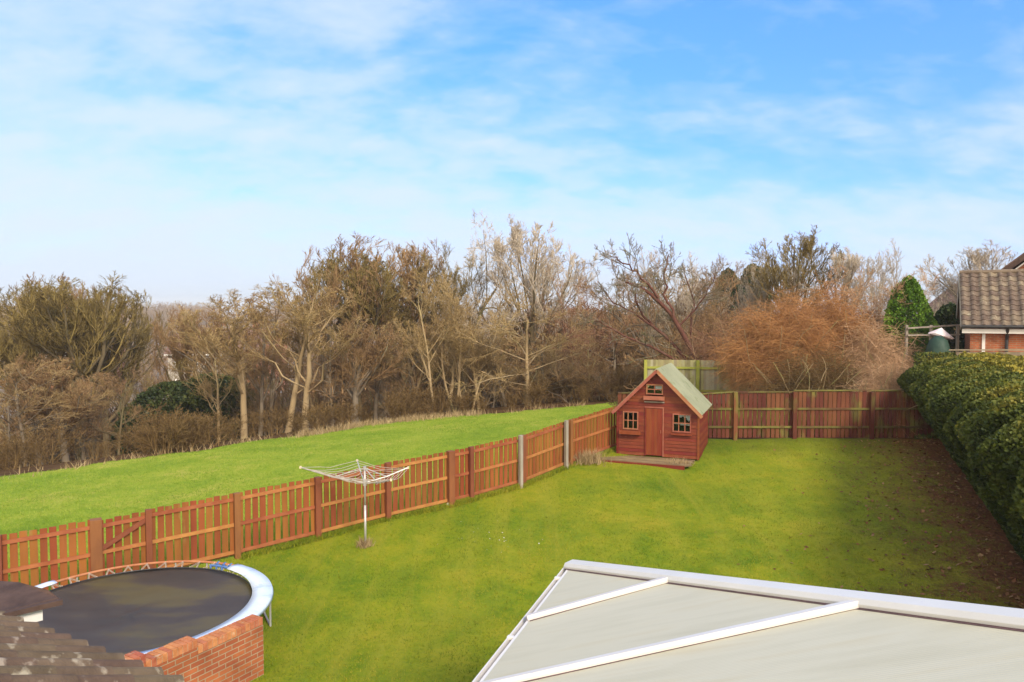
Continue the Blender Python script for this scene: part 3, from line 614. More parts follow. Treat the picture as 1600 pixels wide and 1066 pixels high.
# ------------------------------------------------------------------ rotary clothes dryer
rb = on_ground(571, 853)
rd = empty('rotary_clothes_line', rb, 0, label='grey steel rotary washing line open on the lawn in front of the picket fence', cat='clothes line')
mb = MB(); mb.tube([(0, 0, -.05), (0, 0, 0.9)], 0.026, 10); mb.tube([(0, 0, .9), (0, 0, 1.72)], 0.021, 10); mb.build('pole', M['steel'], rd, True)
mb = MB(); mb.tube([(0, 0, 1.34), (0, 0, 1.46)], 0.042, 10); mb.build('hub', M['steel'], rd); mb = MB(); mb.tube([(0, 0, 1.68), (0, 0, 1.76)], 0.036, 10); mb.build('hub', M['steel'], rd)
armang = [R(178), R(110), R(28), R(-48)]; tips = []; armL = [1.42, 1.15, 1.0, 1.05]
for a, L in zip(armang, armL):
    tip = Vector((math.cos(a) * L, math.sin(a) * L, 1.40 + 0.30 * L / 1.3)); tips.append(tip)
    mid_ = Vector((math.cos(a) * L * .5, math.sin(a) * L * .5, 1.40 + .105 * L / 1.3))
    mb = MB(); mb.tube([(0, 0, 1.40), mid_, tip], 0.014, 6); arm = mb.build('arm', M['steel'], rd)
    mb = MB(); mb.tube([(0, 0, 1.72), mid_], 0.011, 6); mb.build('strut', M['steel'], rd)
    mb = MB(); mb.box(tip, (.04, .04, .05)); mb.build('end_cap', M['plast'], arm)
for q in range(7):
    t = 1 - 0.105 * q; mb = MB(); pth = []
    for k in range(4):
        def ap(i): c = 1.40 + (tips[i].z - 1.40) * t ** 1.3; return Vector((tips[i].x * t, tips[i].y * t, c))
        a, b = ap(k), ap((k + 1) % 4)
        for s in range(6):
            u = s / 6; p = a.lerp(b, u); p.z -= 0.09 * 4 * u * (1 - u) * (0.5 + .5 * random.random()); pth.append(p)
    mb.tube(pth, 0.0055, 4, closed=True); mb.build('line', M['line'], rd)
blades('grass_tuft', np.c_[rng.normal(rb.x, .07, 90), rng.normal(rb.y, .07, 90), np.full(90, rb.z)], 0.16, 0.008, M['drygrass'], 'tuft of uncut brown grass round the foot of the washing line pole', 'grass tuft', per=3, kind=None)

# ------------------------------------------------------------------ trampoline
TZ = EYE - 4.80; tc_ = Vector((-6.20, 11.72, 0)); TR = 2.19
tg = g(tc_.x, tc_.y)
tp = empty('trampoline', (tc_.x, tc_.y, tg), label='large round trampoline with dark sagging mat and torn pale blue edge pad', cat='trampoline')
H = TZ - tg
mr = TR - 0.29
nr, na = 14, 72; Vv = [(0, 0, H - .10)]; Ff = []
for i in range(1, nr + 1):
    for j in range(na):
        r_ = mr * i / nr; a = 2 * math.pi * j / na
        Vv.append((r_ * math.cos(a), r_ * math.sin(a), H - 0.03 - 0.10 * (1 - (i / nr) ** 2) + 0.006 * math.sin(5 * a + i)))
mb = MB(); fs = [(0, 1 + j, 1 + (j + 1) % na) for j in range(na)]
for i in range(nr - 1):
    for j in range(na): a = 1 + i * na; fs.append((a + j, a + na + j, a + na + (j + 1) % na, a + (j + 1) % na))
mb.add(Vv, fs, .5); o = mb.build('mat', M['mat'], tp, True)
sdm = o.modifiers.new('thick', 'SOLIDIFY'); sdm.thickness = 0.006; sdm.offset = -1
circ = lambda r_, z, n=72: [(r_ * math.cos(2 * math.pi * i / n), r_ * math.sin(2 * math.pi * i / n), z) for i in range(n)]
mb = MB(); mb.tube(circ(TR - .02, H), 0.024, 8, closed=True); mb.build('frame', M['rust'], tp, True)
mb = MB(); mb.tube(circ(mr + .01, H - .028), 0.012, 6, closed=True); mb.build('mat_edge', M['black'], tp, True)
PA0, PA1 = R(-100), R(62)                                  # stretch still covered by the pad
proto = None
for i in range(84):
    a = 2 * math.pi * i / 84
    if PA0 + 2 * math.pi < a or a < PA1 - .30: continue
    if proto is None:
        s_ = MB(); L = 0.20
        s_.tube([(mr + .01 + .25 * k / 36, .085 * k / 36 + 0.014 * math.cos(k * 1.5708), H - .026 + 0.03 * k / 36 + 0.014 * math.sin(k * 1.5708)) for k in range(37)], 0.006, 3)
        o = proto = s_.build('spring', M['spring'], tp)
    else: o = proto.copy(); col.objects.link(o); o.parent = tp
    o.rotation_euler = (0, 0, a); o.scale = (1, 1 if i % 2 else -1, 1)
def pad(a0, a1, n, r0, r1, m, name='pad', ragged=0.0, z=0.0):
    mb = MB(); prof = []
    vs = []; fs = []
    for i in range(n + 1):
        a = a0 + (a1 - a0) * i / n; w = 1 + ragged * (random.random() - .5)
        tip = min(1, 0.35 + 3 * min(i, n - i) / n) if name == 'pad' else 1
        for (r_, zz) in ((r0 + (1 - tip) * .1, 0.012), ((r0 + r1) / 2, 0.040 + random.uniform(-.006, .006)), (r1, 0.028), (r1 + .02, -0.035), (r1 - .01, -0.03), (r0 + (1 - tip) * .1 + .01, 0.0)):
            vs.append((r_ * math.cos(a) * (1 + .002 * w), r_ * math.sin(a), H + z + zz + .01 * w * ragged))
    k = 6
    for i in range(n):
        for j in range(k): fs.append((i * k + j, i * k + (j + 1) % k, (i + 1) * k + (j + 1) % k, (i + 1) * k + j))
    fs += [tuple(range(k)), tuple(range(n * k, n * k + k))]
    mb.add(vs, fs, .5); return mb.build(name, m, tp, True)
pad(PA0, PA1, 46, mr - 0.02, TR + .015, M['pad'], ragged=.6)
pad(R(150), R(172), 8, mr + .16, TR + .03, M['pad'], 'pad_scrap', .5)['label'] = 'small leftover scrap of pale blue pad'
for k in range(1, 9):
    a = PA0 + (PA1 - PA0) * k / 9; mb = MB()
    mb.tube([((mr + .0) * math.cos(a), (mr + .0) * math.sin(a), H + .020), ((mr + TR) / 2 * math.cos(a), (mr + TR) / 2 * math.sin(a), H + .044), (TR * math.cos(a), TR * math.sin(a), H + .034)], .004, 4); mb.build('seam', M['steel'], tp)
for a in (R(64), R(68), R(72)):
    mb = MB(); pth = [((mr + .0 + .28 * t) * math.cos(a + .05 * math.sin(9 * t)), (mr + .28 * t) * math.sin(a + .05 * math.sin(9 * t)), H + .01 + .015 * math.sin(7 * t)) for t in (0, .25, .5, .75, 1)]
    mb.tube(pth, .022, 5); mb.build('strap', M['blue'], tp)
for i in range(6):
    a = R(20 + 60 * i); mb = MB(); c, s = math.cos(a), math.sin(a); r_ = TR - .02
    mb.tube([(r_ * c - .0 * s, r_ * s, H), (r_ * c * 1.0, r_ * s, 0.03), (r_ * math.cos(a + .28), r_ * math.sin(a + .28), 0.03), (r_ * math.cos(a + .28), r_ * math.sin(a + .28), H)], 0.018, 6); mb.build('leg', M['steel'], tp)

# ------------------------------------------------------------------ stepped brick garden wall
wz = [EYE - 4.40, EYE - 4.50, EYE - 4.60]
We = on_z(411, 964, wz[2]); Wm = on_z(322, 1003, wz[1]); Wn = on_z(228, 1022, wz[0])
wd = Vector((We.x - Wn.x, We.y - Wn.y, 0)); wd.normalize(); nrm = Vector((wd.y, -wd.x, 0))
W0 = We - wd * 5.0
wl = empty('brick_wall', (We.x, We.y, g(We.x, We.y)), math.atan2(wd.y, wd.x), label='low stepped orange brick wall with brick on edge coping beside the trampoline', cat='wall')
gw = g(We.x, We.y); th = 0.22
sL = (We - Wm).dot(wd); sM = (Wm - Wn).dot(wd)
segs = [(-sL, 0, wz[2]), (-sL - sM, -sL, wz[1]), (-sL - sM - 1.6, -sL - sM, wz[0])]
body = MB(); cp = MB(); mo = MB()
for (x0, x1, zt_) in segs:
    h = zt_ - gw - 0.115
    body.box(((x0 + x1) / 2, th / 2, h / 2 - .15), (x1 - x0, th, h + .3))
    mo.box(((x0 + x1) / 2, th / 2, h + .05), (x1 - x0 - .01, th - .012, 0.10))
    n = max(1, round((x1 - x0) / 0.0775))
    for i in range(n):
        x = x0 + (x1 - x0) * (i + .5) / n; cp.box((x, th / 2 + random.uniform(-.003, .003), h + .058 + random.uniform(-.002, .002)), ((x1 - x0) / n - .010, th + .004, 0.112))
body.build('brickwork', M['brick'], wl); cp.build('coping', M['cope'], wl, bevel=.004); mo.build('mortar_bed', M['mortar'], wl)

# ------------------------------------------------------------------ tiled roofs
def tiled(parent, name, O, U, Vv_, wid, length, roll, course, amp, m, thick=0.02, sub=8):
    """wavy interlocking tiles. O eave corner, U along eave, V up-slope unit vectors"""
    O = Vector(O); U = Vector(U).normalized(); Vd = Vector(Vv_).normalized(); Nn = U.cross(Vd)
    if Nn.z < 0: Nn = -Nn
    nr = int(wid / roll); nc = int(length / course) + 1; roll = wid / nr; mb = MB()
    for c in range(nc):
        v0 = c * course - 0.03; v1 = min((c + 1) * course, length)
        for r_ in range(nr):
            dz = random.uniform(0, .004); vs = []; du = random.uniform(-.003, .003)
            for (v, zo) in ((v0, thick + .022), (v0, thick), (v1, 0.0)):
                for k in range(sub + 1):
                    t = k / sub; pr_ = amp * (math.sin(math.pi * min(t / .62, 1)) ** 1.0 if t < .62 else -0.25 * math.sin(math.pi * (t - .62) / .38))
                    lo = 0.0 if zo != thick else -.022
                    vs.append(O + U * ((r_ + t) * roll + du) + Vd * v + Nn * (zo * 0 + pr_ + dz + (thick if v == v0 else 0.0) + (lo)))
            # rows: top lip, front lower lip, upper edge
            K = sub + 1; fs = []
            for k in range(sub): fs.append((k, k + 1, 2 * K + k + 1, 2 * K + k)); fs.append((K + k, K + k + 1, k + 1, k))
            mb.add(vs, fs, None)
    return mb.build(name, m, parent)
# own lower roof, bottom left
EZ = EYE - 2.60
E0 = on_z(0, 966, EZ); E1 = on_z(268, 1068, EZ)
ed = (E1 - E0); ed.z = 0; ed.normalize(); up = Vector((ed.y, -ed.x, 0))
if up.x > 0: up = -up
pit = R(24); vdir = up * math.cos(pit) + Vector((0, 0, math.sin(pit)))
Rs = E0 - ed * 0.05
lr = empty('extension_roof', (Rs.x, Rs.y, EZ), label='lichen spotted brown tiled roof of the extension in the near left corner', cat='roof')
tiled(lr, 'tiles', (0, 0, 0), ed, vdir, 4.05, 3.4, 0.225, 0.40, 0.055, M['tile'], thick=.008, sub=12)
mb = MB(); inn = up * .08
mb.beam(Vector((0, 0, -.06)) + up * .06, ed * 4.05 + Vector((0, 0, -.06)) + up * .06, 0.03, 0.14); mb.build('fascia', M['trimdark'], lr)
mb = MB(); q = [Vector((0, 0, -.03)) + up * .02, ed * 4.05 + Vector((0, 0, -.03)) + up * .02]; q += [q[1] + vdir * 3.3, q[0] + vdir * 3.3]
mb.prism(q, (0, 0, -.05)); mb.build('underlay', M['trimdark'], lr)
# small gable end next to it
pz = EYE - 2.55
G0 = on_z(93, 938, pz); 
gr = empty('porch_roof', (G0.x, G0.y, pz), label='dark brown porch roof corner with white fascia poking in beside the trampoline', cat='roof')
def rel(px, py, z): return on_z(px, py, z) - G0
# sloping slab: pointed right end, dark gutter edge, white boards under
tipp = rel(96, 936, pz); l1 = rel(-220, 905, pz + .16); l2 = rel(-220, 1015, pz - .12); b1 = rel(70, 921, pz + .1)
mb = MB()
top = [rel(94, 934, pz), rel(76, 921, pz + .05), rel(30, 909, pz + .06), rel(-200, 893, pz + .10), rel(-200, 990, pz + .0), rel(0, 957, pz)]
mb.prism(top, (0, 0, -.05)); mb.build('tiles', M['trimdark'], gr, bevel=.012)
mb = MB(); a_, b_ = rel(97, 940, pz - .02), rel(-200, 1010, pz - .02)
mb.beam(a_, b_, .05, .045); mb.build('gutter', M['trimdark'], gr)
mb = MB(); a_, b_ = rel(66, 958, pz - .10), rel(-200, 1024, pz - .10)
mb.beam(a_, b_, .03, .12); mb.build('fascia', M['whitepaint'], gr)
mb = MB(); mb.prism([rel(64, 950, pz - .05), rel(40, 930, pz - .05), rel(-200, 930, pz - .05), rel(-200, 1012, pz - .05)], (0, 0, -.03)); mb.build('soffit', M['whitepaint'], gr)
# ------------------------------------------------------------------ conservatory roof (hipped, white frame, opal panels)
CZ = EYE - 3.0
C0 = on_z(893, 885, CZ); E2 = on_z(752, 1068, CZ)
ea = Vector((C0.x - E2.x, C0.y - E2.y, 0)).normalized(); pp = Vector((ea.y, -ea.x, 0))
CP = R(18.5); us = pp * math.cos(CP) + Vector((0, 0, math.sin(CP)))
cn = us.cross(ea);  cn = cn if cn.z > 0 else -cn
def onroof(px, py):
    d = ray(px, py); o = Vector((0, 0, EYE)); t = (C0 - o).dot(cn) / d.dot(cn); return o + d * t
# hip line: best straight line up the roof through the observed joints
h1 = onroof(1057, 906); h2 = onroof(1357, 943)
hv = ((h1 - C0).normalized() + (h2 - C0).normalized() * 2).normalized()
cons = empty('conservatory', (C0.x, C0.y, g(C0.x, C0.y)), math.atan2(us.y, us.x), label='conservatory with white framed hipped roof of opal panels in the foreground', cat='conservatory')
ci = (Matrix.Translation(cons.location) @ Matrix.Rotation(cons.rotation_euler.z, 4, 'Z')).inverted()
def cl_(p): return ci @ Vector(p)
ru, re_ = us, -ea                                         # up-slope and toward-camera-along-eave
def rp_(s, t, lift=0): return C0 + ru * s + re_ * t + cn * lift    # s up the slope, t along the eave
k_h = hv.dot(re_) / hv.dot(ru)                            # t per s along hip
bars = []
for (ep, hp) in (((815, 971), (1055, 905)), ((744, 1079), (1357, 943))):
    hp_ = onroof(*hp) - C0; t_h = hp_.dot(re_); s_h = t_h / k_h; t_e = (onroof(*ep) - C0).dot(re_); bars.append((t_e, s_h, t_h))
TE = 6.2
# panels between bars
tb = [(0, 0)] + [(b[0], b[2]) for b in bars]; tb.append((tb[-1][0] + 1.6, tb[-1][1] + 1.6))
for i in range(len(tb) - 1):
    t0, t1 = tb[i], tb[i + 1]; mb = MB()
    poly_ = [rp_(0, t0[0]), rp_(t0[1] / k_h, t0[1]), rp_(t1[1] / k_h, t1[1]), rp_(0, t1[0])] if i > 0 else [rp_(0, 0), rp_(t1[1] / k_h, t1[1]), rp_(0, t1[0])]
    # panel is its own flat sheet in a rotated local frame so the ribs run up the slope
    o_ = poly_[0]; Mx = Matrix((ru, re_, cn)).transposed().to_4x4(); Mx.translation = o_
    inv = Mx.inverted(); mb.prism([inv @ p for p in poly_], (0, 0, -.025)); o = mb.build('roof_panel', M['poly'], cons); o.matrix_local = ci @ Mx
def capped(name, a, b, w, h, lift, parent=cons, m=None):
    """glazing bar: low domed cap with bevelled shoulders"""
    a = Vector(a); b = Vector(b); d = (b - a).normalized(); sd = d.cross(cn).normalized(); mb = MB()
    prof = [(-w / 2, 0), (-w / 2, h * .45), (-w * .32, h), (w * .32, h), (w / 2, h * .45), (w / 2, 0)]
    mb.prism([cl_(a + sd * x + cn * (z + lift)) for x, z in prof], cl_(b) - cl_(a)); return mb.build(name, m or M['white'], parent, bevel=.003)
for (t, s, t2) in bars + [(tb[3][0], tb[3][1] / k_h, tb[3][1])]:
    capped('glazing_bar', rp_(-.02, t), rp_(s + .05, t2 + .01), 0.085, 0.045, 0.004)
    capped('seal', rp_(0, t), rp_(s, t2), 0.112, 0.006, 0.001, m=M['seal'])
HL = TE * math.hypot(1, 1 / k_h)
hipend = rp_(TE / k_h, TE)
capped('hip_beam', C0 - hv * .03, hipend, 0.175, 0.055, 0.006)
capped('seal', C0, hipend, 0.212, 0.008, 0.001, m=M['seal'])
# far roof slope beyond the hip (mirror of the near slope about the hip's vertical plane)
hp2 = Vector((hv.x, hv.y, 0)).normalized()
def mir(v): q = Vector((v.x, v.y, 0)); q = 2 * q.dot(hp2) * hp2 - q; return Vector((q.x, q.y, v.z))
mu, me_ = mir(ru), mir(re_)
mb = MB(); q_ = [C0, hipend, C0 + mu * 0 + me_ * TE]
mb.prism([cl_(p + Vector((0, 0, -.004))) for p in q_], (0, 0, -.025)); mb.build('rear_roof_panel', M['poly'], cons)
# eaves: gutter made of a trough and a thin outer lip, clips
g0, g1 = C0 + ea * .06, C0 - ea * 6.5
for (dx, dz, w, h, nm) in ((-0.015, -0.03, 0.03, 0.05, 'eaves_beam'), (-.055, -0.085, 0.06, 0.012, 'gutter'), (-0.088, -0.055, 0.014, 0.075, 'gutter')):
    mb = MB(); o_ = pp * dx + Vector((0, 0, dz)); mb.beam(cl_(g0 + o_), cl_(g1 + o_), w, h); mb.build(nm, M['white'], cons)
for t in (0.35, 1.95, 2.95, 4.3):
    p = C0 - ea * t + pp * -.05 + Vector((0, 0, -.03)); mb = MB(); mb.beam(cl_(p - pp * .055), cl_(p + pp * .07), .045, .03); mb.build('gutter_clip', M['white'], cons, bevel=.004)
mb = MB(); o_ = Vector((0, 0, -.085)); mb.beam(cl_(C0 - me_ * .05 + mu * -.06 + o_), cl_(C0 + me_ * TE + mu * -.06 + o_), .09, .09); mb.build('gutter', M['white'], cons)
# walls under the eaves so the roof stands on something
zb_ = g(C0.x, C0.y) - .3
mb = MB(); a_ = C0 + Vector((0, 0, -.11)) + pp * .06; b_ = a_ - ea * 6.4; mb.prism([cl_(Vector((p.x, p.y, z))) for p, z in ((a_, zb_), (b_, zb_), (b_, CZ - .11), (a_, CZ - .11))], cl_(Vector(pp * .06) + cons.location) - cl_(cons.location)); mb.build('side_wall', M['white'], cons)
mb = MB(); m2 = mu * 1.0; m2.z = 0; m2.normalize(); a_ = C0 + m2 * .06; b_ = a_ + me_ * 6.0
mb.prism([cl_(Vector((p.x, p.y, z))) for p, z in ((a_, zb_), (b_, zb_), (b_, CZ - .115), (a_, CZ - .115))], cl_(m2 * .06 + cons.location) - cl_(cons.location)); mb.build('end_wall', M['white'], cons)

# ------------------------------------------------------------------ houses
def gable_house(name, p, rz, w, d, eh, rh, bm, tm, label, cat, wins=(), chimney=True, tiles=False, ov=.35, door=None):
    """w along local x (ridge along x), d deep; origin at ground centre front-left corner"""
    root = empty(name, p, rz, label=label, cat=cat)
    mb = MB(); mb.prism([(0, 0, -1), (0, d, -1), (0, d, eh), (0, d / 2, eh + rh), (0, 0, eh)], (w, 0, 0)); mb.build('walls', bm, root)
    sl_ = math.hypot(d / 2, rh); uy, uz = d / 2 / sl_, rh / sl_
    rmb = MB()
    for s in (1, -1):
        y0 = 0 if s == 1 else d
        e = Vector((-ov, y0 - s * uy * ov, eh - uz * ov + .03)); r_ = Vector((-ov, d / 2, eh + rh + .03))
        nn = Vector((0, -s * uz, uy)) * .10
        rmb.prism([e, r_, r_ + nn, e + nn], (w + 2 * ov, 0, 0))
    roof = rmb.build('roof', tm, root)
    for (x, z, ww, hh, side) in wins:
        f = MB(); gq = MB()
        if side == 'f':
            f.box((x, -.02, z), (ww, .06, hh)); gq.box((x - ww * .23, -.053, z), (ww * .38, .01, hh * .8)); gq.box((x + ww * .23, -.053, z), (ww * .38, .01, hh * .8))
        else:
            f.box((-.02, x, z), (.06, ww, hh)); gq.box((-.053, x - ww * .23, z), (.01, ww * .38, hh * .8)); gq.box((-.053, x + ww * .23, z), (.01, ww * .38, hh * .8))
        fo_ = f.build('window', M['whitepaint'], root); gq.build('pane', M['darkglass'], fo_)
    mb = MB(); mb.box((w / 2, -ov * uy - .02, eh - uz * ov - .02), (w + 2 * ov, .05, .2)); mb.build('fascia', M['whitepaint'], root)
    if chimney:
        mb = MB(); mb.box((w * .7, d / 2, eh + rh + .3), (.7, .6, 1.4)); ch = mb.build('chimney', bm, roof)
        mb = MB(); mb.tube([(w * .7 - .15, d / 2, eh + rh + 1), (w * .7 - .15, d / 2, eh + rh + 1.35)], .12, 8); mb.tube([(w * .7 + .15, d / 2, eh + rh + 1), (w * .7 + .15, d / 2, eh + rh + 1.3)], .12, 8); mb.build('chimney_pot', M['brick_far'], ch)
    if door:
        mb = MB(); mb.box((door, -.03, 1.05), (.95, .06, 2.1)); mb.build('door', M['whitepaint'], root)
    return root
# garage / bungalow at the right edge
GY0 = 27.0
gp = at(1502, 511, GY0); gang = R(-29)
gdir = Vector((math.cos(gang), math.sin(gang), 0)); gin = Vector((-gdir.y, gdir.x, 0))
eaveZ = gp.z; gg = g(gp.x, gp.y)
ga = empty('brick_garage', (gp.x, gp.y, gg), gang, label='orange brick garage with brown tiled roof and black gutter behind the clipped hedge', cat='garage')
ez = eaveZ - gg; GW, GD, GR = 7.0, 4.4, 2.02
wx0 = 0.30; fy0 = 0.30
mb = MB(); mb.prism([(wx0, fy0, -.3), (wx0, GD - .2, -.3), (wx0, GD - .2, ez), (wx0, GD / 2, ez + GR - .2), (wx0, fy0, ez)], (GW, 0, 0)); mb.build('walls', M['brick2'], ga)
sv = Vector((0, GD / 2, GR)).normalized(); sl2 = math.hypot(GD / 2, GR)
tiled(ga, 'front_roof', (0, 0, ez + .06), (1, 0, 0), sv, GW, sl2, 0.30, 0.27, 0.055, M['tile2'], thick=.028, sub=6)
tiled(ga, 'rear_roof', (0, GD, ez + .06), (1, 0, 0), Vector((0, -GD / 2, GR)), GW, sl2, 0.30, 0.235, 0.035, M['tile2'], sub=4)
mb = MB(); mb.prism([(0.02, .05, ez), (0.02, GD / 2, ez + GR - .02), (.02, GD - .05, ez), (.02, GD - .25, ez), (.02, GD / 2, ez + GR - .18), (.02, .25, ez)], (GW, 0, 0)); mb.build('roof_deck', M['trimdark'], ga)
mb = MB(); mb.tube([(-.02, GD / 2, ez + GR + .06), (GW, GD / 2, ez + GR + .06)], .095, 8); mb.build('ridge_tiles', M['tile2'], ga)
for (y0, y1) in ((0.02, GD / 2), (GD - .02, GD / 2)):
    mb = MB(); mb.beam((-.015, y0, ez - .05), (-.015, y1, ez + GR - .06), .03, .15); mb.build('barge_board', M['whitepaint'] if y0 > 1 else M['greypost'], ga)
mb = MB(); mb.tube([(0, -.03, ez + .02), (GW, -.03, ez + .02)], .062, 8); mb.build('gutter', M['black'], ga)
mb = MB(); mb.box((GW / 2 + .02, .06, ez - .145), (GW - .02, .03, .16)); mb.box((GW / 2 + .02, .19, ez - .22), (GW - .02, .22, .015)); mb.build('fascia', M['whitepaint'], ga)
mb = MB(); mb.box((0.72, .27, ez / 2 - .2), (.10, .05, ez)); mb.build('door_post', M['whitepaint'], ga)
mb = MB(); mb.tube([(1.42, -.03, ez), (1.42, .12, ez - .25), (1.42, .22, ez - .45), (1.42, .22, .1)], .055, 8); mb.build('downpipe', M['black'], ga)
# tall house behind the garage
hp_ = at(1556, 425, 33.0); hz = g(hp_.x, hp_.y)
hang = R(50)
hh_ = empty('brick_house', (hp_.x + math.sin(hang) * 8.65, hp_.y - math.cos(hang) * 8.65, hz), hang, label='tall brick house whose dark gable verge rises above the garage roof at the right edge', cat='house')
he = hp_.z - hz
mb = MB(); mb.prism([(0, 0.4, -1), (0, 8, -1), (0, 8, he), (0, 4.2, he + 3.3), (0, .4, he)], (8, 0, 0)); mb.build('walls', M['brick2'], hh_)
hs = Vector((0, 4.2, 3.55)); 
mb = MB(); mb.prism([(-.5, -.25, he - .12), (-.5, 4.2, he + 3.65), (-.5, 8.65, he - .12), (-.5, 8.65, he - .28), (-.5, 4.2, he + 3.45), (-.5, -.25, he - .28)], (9, 0, 0)); rfh = mb.build('roof', M['tile_far'], hh_)
for (y0, y1) in ((-.25, 4.2), (8.65, 4.2)):
    mb = MB(); mb.beam((-.52, y0, he - .32), (-.52, y1, he + 3.42), .04, .2); mb.build('barge_board', M['trimdark'], rfh)
    mb = MB(); mb.beam((-.30, y0 + (.2 if y0 < 1 else -.2), he - .42), (-.30, y1, he + 3.22), .36, .03); mb.build('soffit', M['whitepaint'], rfh)
for (y, z) in ((2.0, he - .1), (6.6, he + .1), (2.0, he - 2.8)):
    mb = MB(); mb.box((-.03, y, z), (.06, 1.3, 1.15)); w = mb.build('window', M['whitepaint'], hh_)
    mb = MB(); mb.box((-.065, y - .3, z), (.01, .5, .95)); mb.box((-.065, y + .3, z), (.01, .5, .95)); mb.build('pane', M['darkglass'], w)
# timber fence top behind the hedge
tf = empty('timber_fence', (0, 0, 0), label='pale new timber fence top in front of the brick garage wall', cat='fence')
a_, b_ = at(1484, 547, 25.6), at(1640, 547, 22.6)
mb = MB(); nb2 = 30
for i in range(nb2):
    p = a_.lerp(b_, (i + .5) / nb2); z0 = g(p.x, p.y); mb.box((p.x, p.y, (p.z - .06 + z0) / 2), ((b_ - a_).length / nb2 * .97, .02, p.z - .06 - z0), Matrix.Rotation(math.atan2(b_.y - a_.y, b_.x - a_.x), 3, 'Z'))
mb.build('boards', M['tan_wood'], tf)
mb = MB(); mb.beam(a_, b_, .10, .045); mb.build('cap_rail', M['tan_wood'], tf)
# covered barbecue-like thing and cloth beyond the hedge end
cp_ = at(1466, 545, 27.5); cg = g(cp_.x, cp_.y)
cb = empty('covered_drum', (cp_.x, cp_.y, cg), label='dark green rounded cover standing just beyond the far end of the hedge', cat='garden cover')
mb = MB(); n = 16; hC = at(1466, 526, 27.5).z - cg + .02; prof = [(.40, 0), (.42, hC * .35), (.42, hC * .7), (.40, hC * .85), (.30, hC * .95), (.12, hC)]
vs = []; fs = []
for r_, z in prof: vs += [(r_ * math.cos(6.283 * k / n) * (1 + .04 * math.sin(k * 2.1)), r_ * math.sin(6.283 * k / n), z) for k in range(n)]
for i in range(len(prof) - 1):
    for k in range(n): fs.append((i * n + k, i * n + (k + 1) % n, (i + 1) * n + (k + 1) % n, (i + 1) * n + k))
fs.append(tuple(range((len(prof) - 1) * n, len(prof) * n))); mb.add(vs, fs, .5); mb.build('cover', M['greencover'], cb, True)
mb = MB(); mb.tube([(.43 * math.cos(t * .3927), .43 * math.sin(t * .3927), hC * .7) for t in range(16)], .02, 5, closed=True); mb.build('drawstring', M['black'], cb)
cg2 = at(1470, 521, 27.9); cq = empty('garden_parasol', (cg2.x, cg2.y, g(cg2.x, cg2.y)), label='half folded pale pink and white parasol above the dark green cover', cat='parasol')
hp3 = cg2.z - cq.location.z
mb = MB(); mb.tube([(0, 0, 0), (0, 0, hp3 + .2)], .02, 6); mb.build('pole', M['steel'], cq)
mb = MB(); n = 10; vs = [(0.02, 0, hp3 + .22)]
for k in range(n): a = 6.283 * k / n; vs.append((math.cos(a) * (.42 + .06 * (k % 2)) , math.sin(a) * .4, hp3 - .06 - .10 * math.cos(a) - .05 * (k % 2)))
for k in range(n): a = 6.283 * k / n; vs.append((math.cos(a) * .40, math.sin(a) * .38, hp3 - .14 - .10 * math.cos(a)))
fs = [(0, 1 + k, 1 + (k + 1) % n) for k in range(n)] + [(1 + k, 11 + k, 11 + (k + 1) % n, 1 + (k + 1) % n) for k in range(n)]
mb.add(vs, fs, .5); mb.build('canopy', M['cloth'], cq)
# old post and wire by the conifer
wf = empty('wire_fence', (0, 0, 0), label='grey rail fence between the green conifer and the garage', cat='fence')
for k, (y0, y1) in enumerate(((513, 511), (524, 523))):
    mb = MB(); mb.beam(at(1418, y0, 28.5), at(1500, y1 - 3 * (k == 0), 28.5), .05, .06); mb.build('rail', M['greypost'], wf)
for px in (1418, 1456, 1498):
    p = at(px, 508, 28.55); z0 = g(p.x, p.y); mb = MB(); mb.box((p.x, p.y + .06, (z0 + p.z) / 2), (.09, .08, p.z - z0)); mb.build('post', M['greypost'], wf)

# distant houses
def px_house(name, px, py_eave, Y, w, d, eh, rh, rz, label, tm=M['tile_far'], bm=M['brick_far'], **kw):
    p = at(px, py_eave, Y); z = p.z - eh
    return gable_house(name, (p.x, p.y, z), rz, w, d, eh, rh, bm, tm, label, 'house', **kw)
W2 = [(1.6, 1.5, 1.6, 1.2, 'f'), (5.2, 1.5, 1.6, 1.2, 'f'), (1.6, 4.1, 1.6, 1.1, 'f'), (5.2, 4.1, 1.6, 1.1, 'f'), (3.4, 4.1, .9, 1.0, 'f')]
px_house('distant_house', 262, 552, 88, 8, 7, 5.2, 2.2, R(8), 'distant white walled house glimpsed low through the trees at left', bm=M['render'], wins=W2)
px_house('distant_house', 318, 541, 96, 8, 7, 5.2, 2.2, R(-14), 'distant orange brick house glimpsed through the trees left of the pale forked trunk', wins=W2)
px_house('distant_house', 60, 548, 92, 8, 7, 5.2, 2.4, R(12), 'distant orange brick house glimpsed behind the trees at the far left', wins=W2)
px_house('distant_house', 1444, 488, 58, 7, 7, 5.2, 2.2, R(-72), 'red brick house with white barge board seen between the green conifer and the garage', wins=[(3.4, 4.0, 1.4, 1.0, 's'), (1.6, 4.1, 1.6, 1.1, 'f')], bm=M['brick2'])
px_house('distant_house', 640, 545, 110, 9, 7, 5.2, 2.2, R(5), 'distant brick house hidden behind the dense brown wood at centre left', wins=W2)

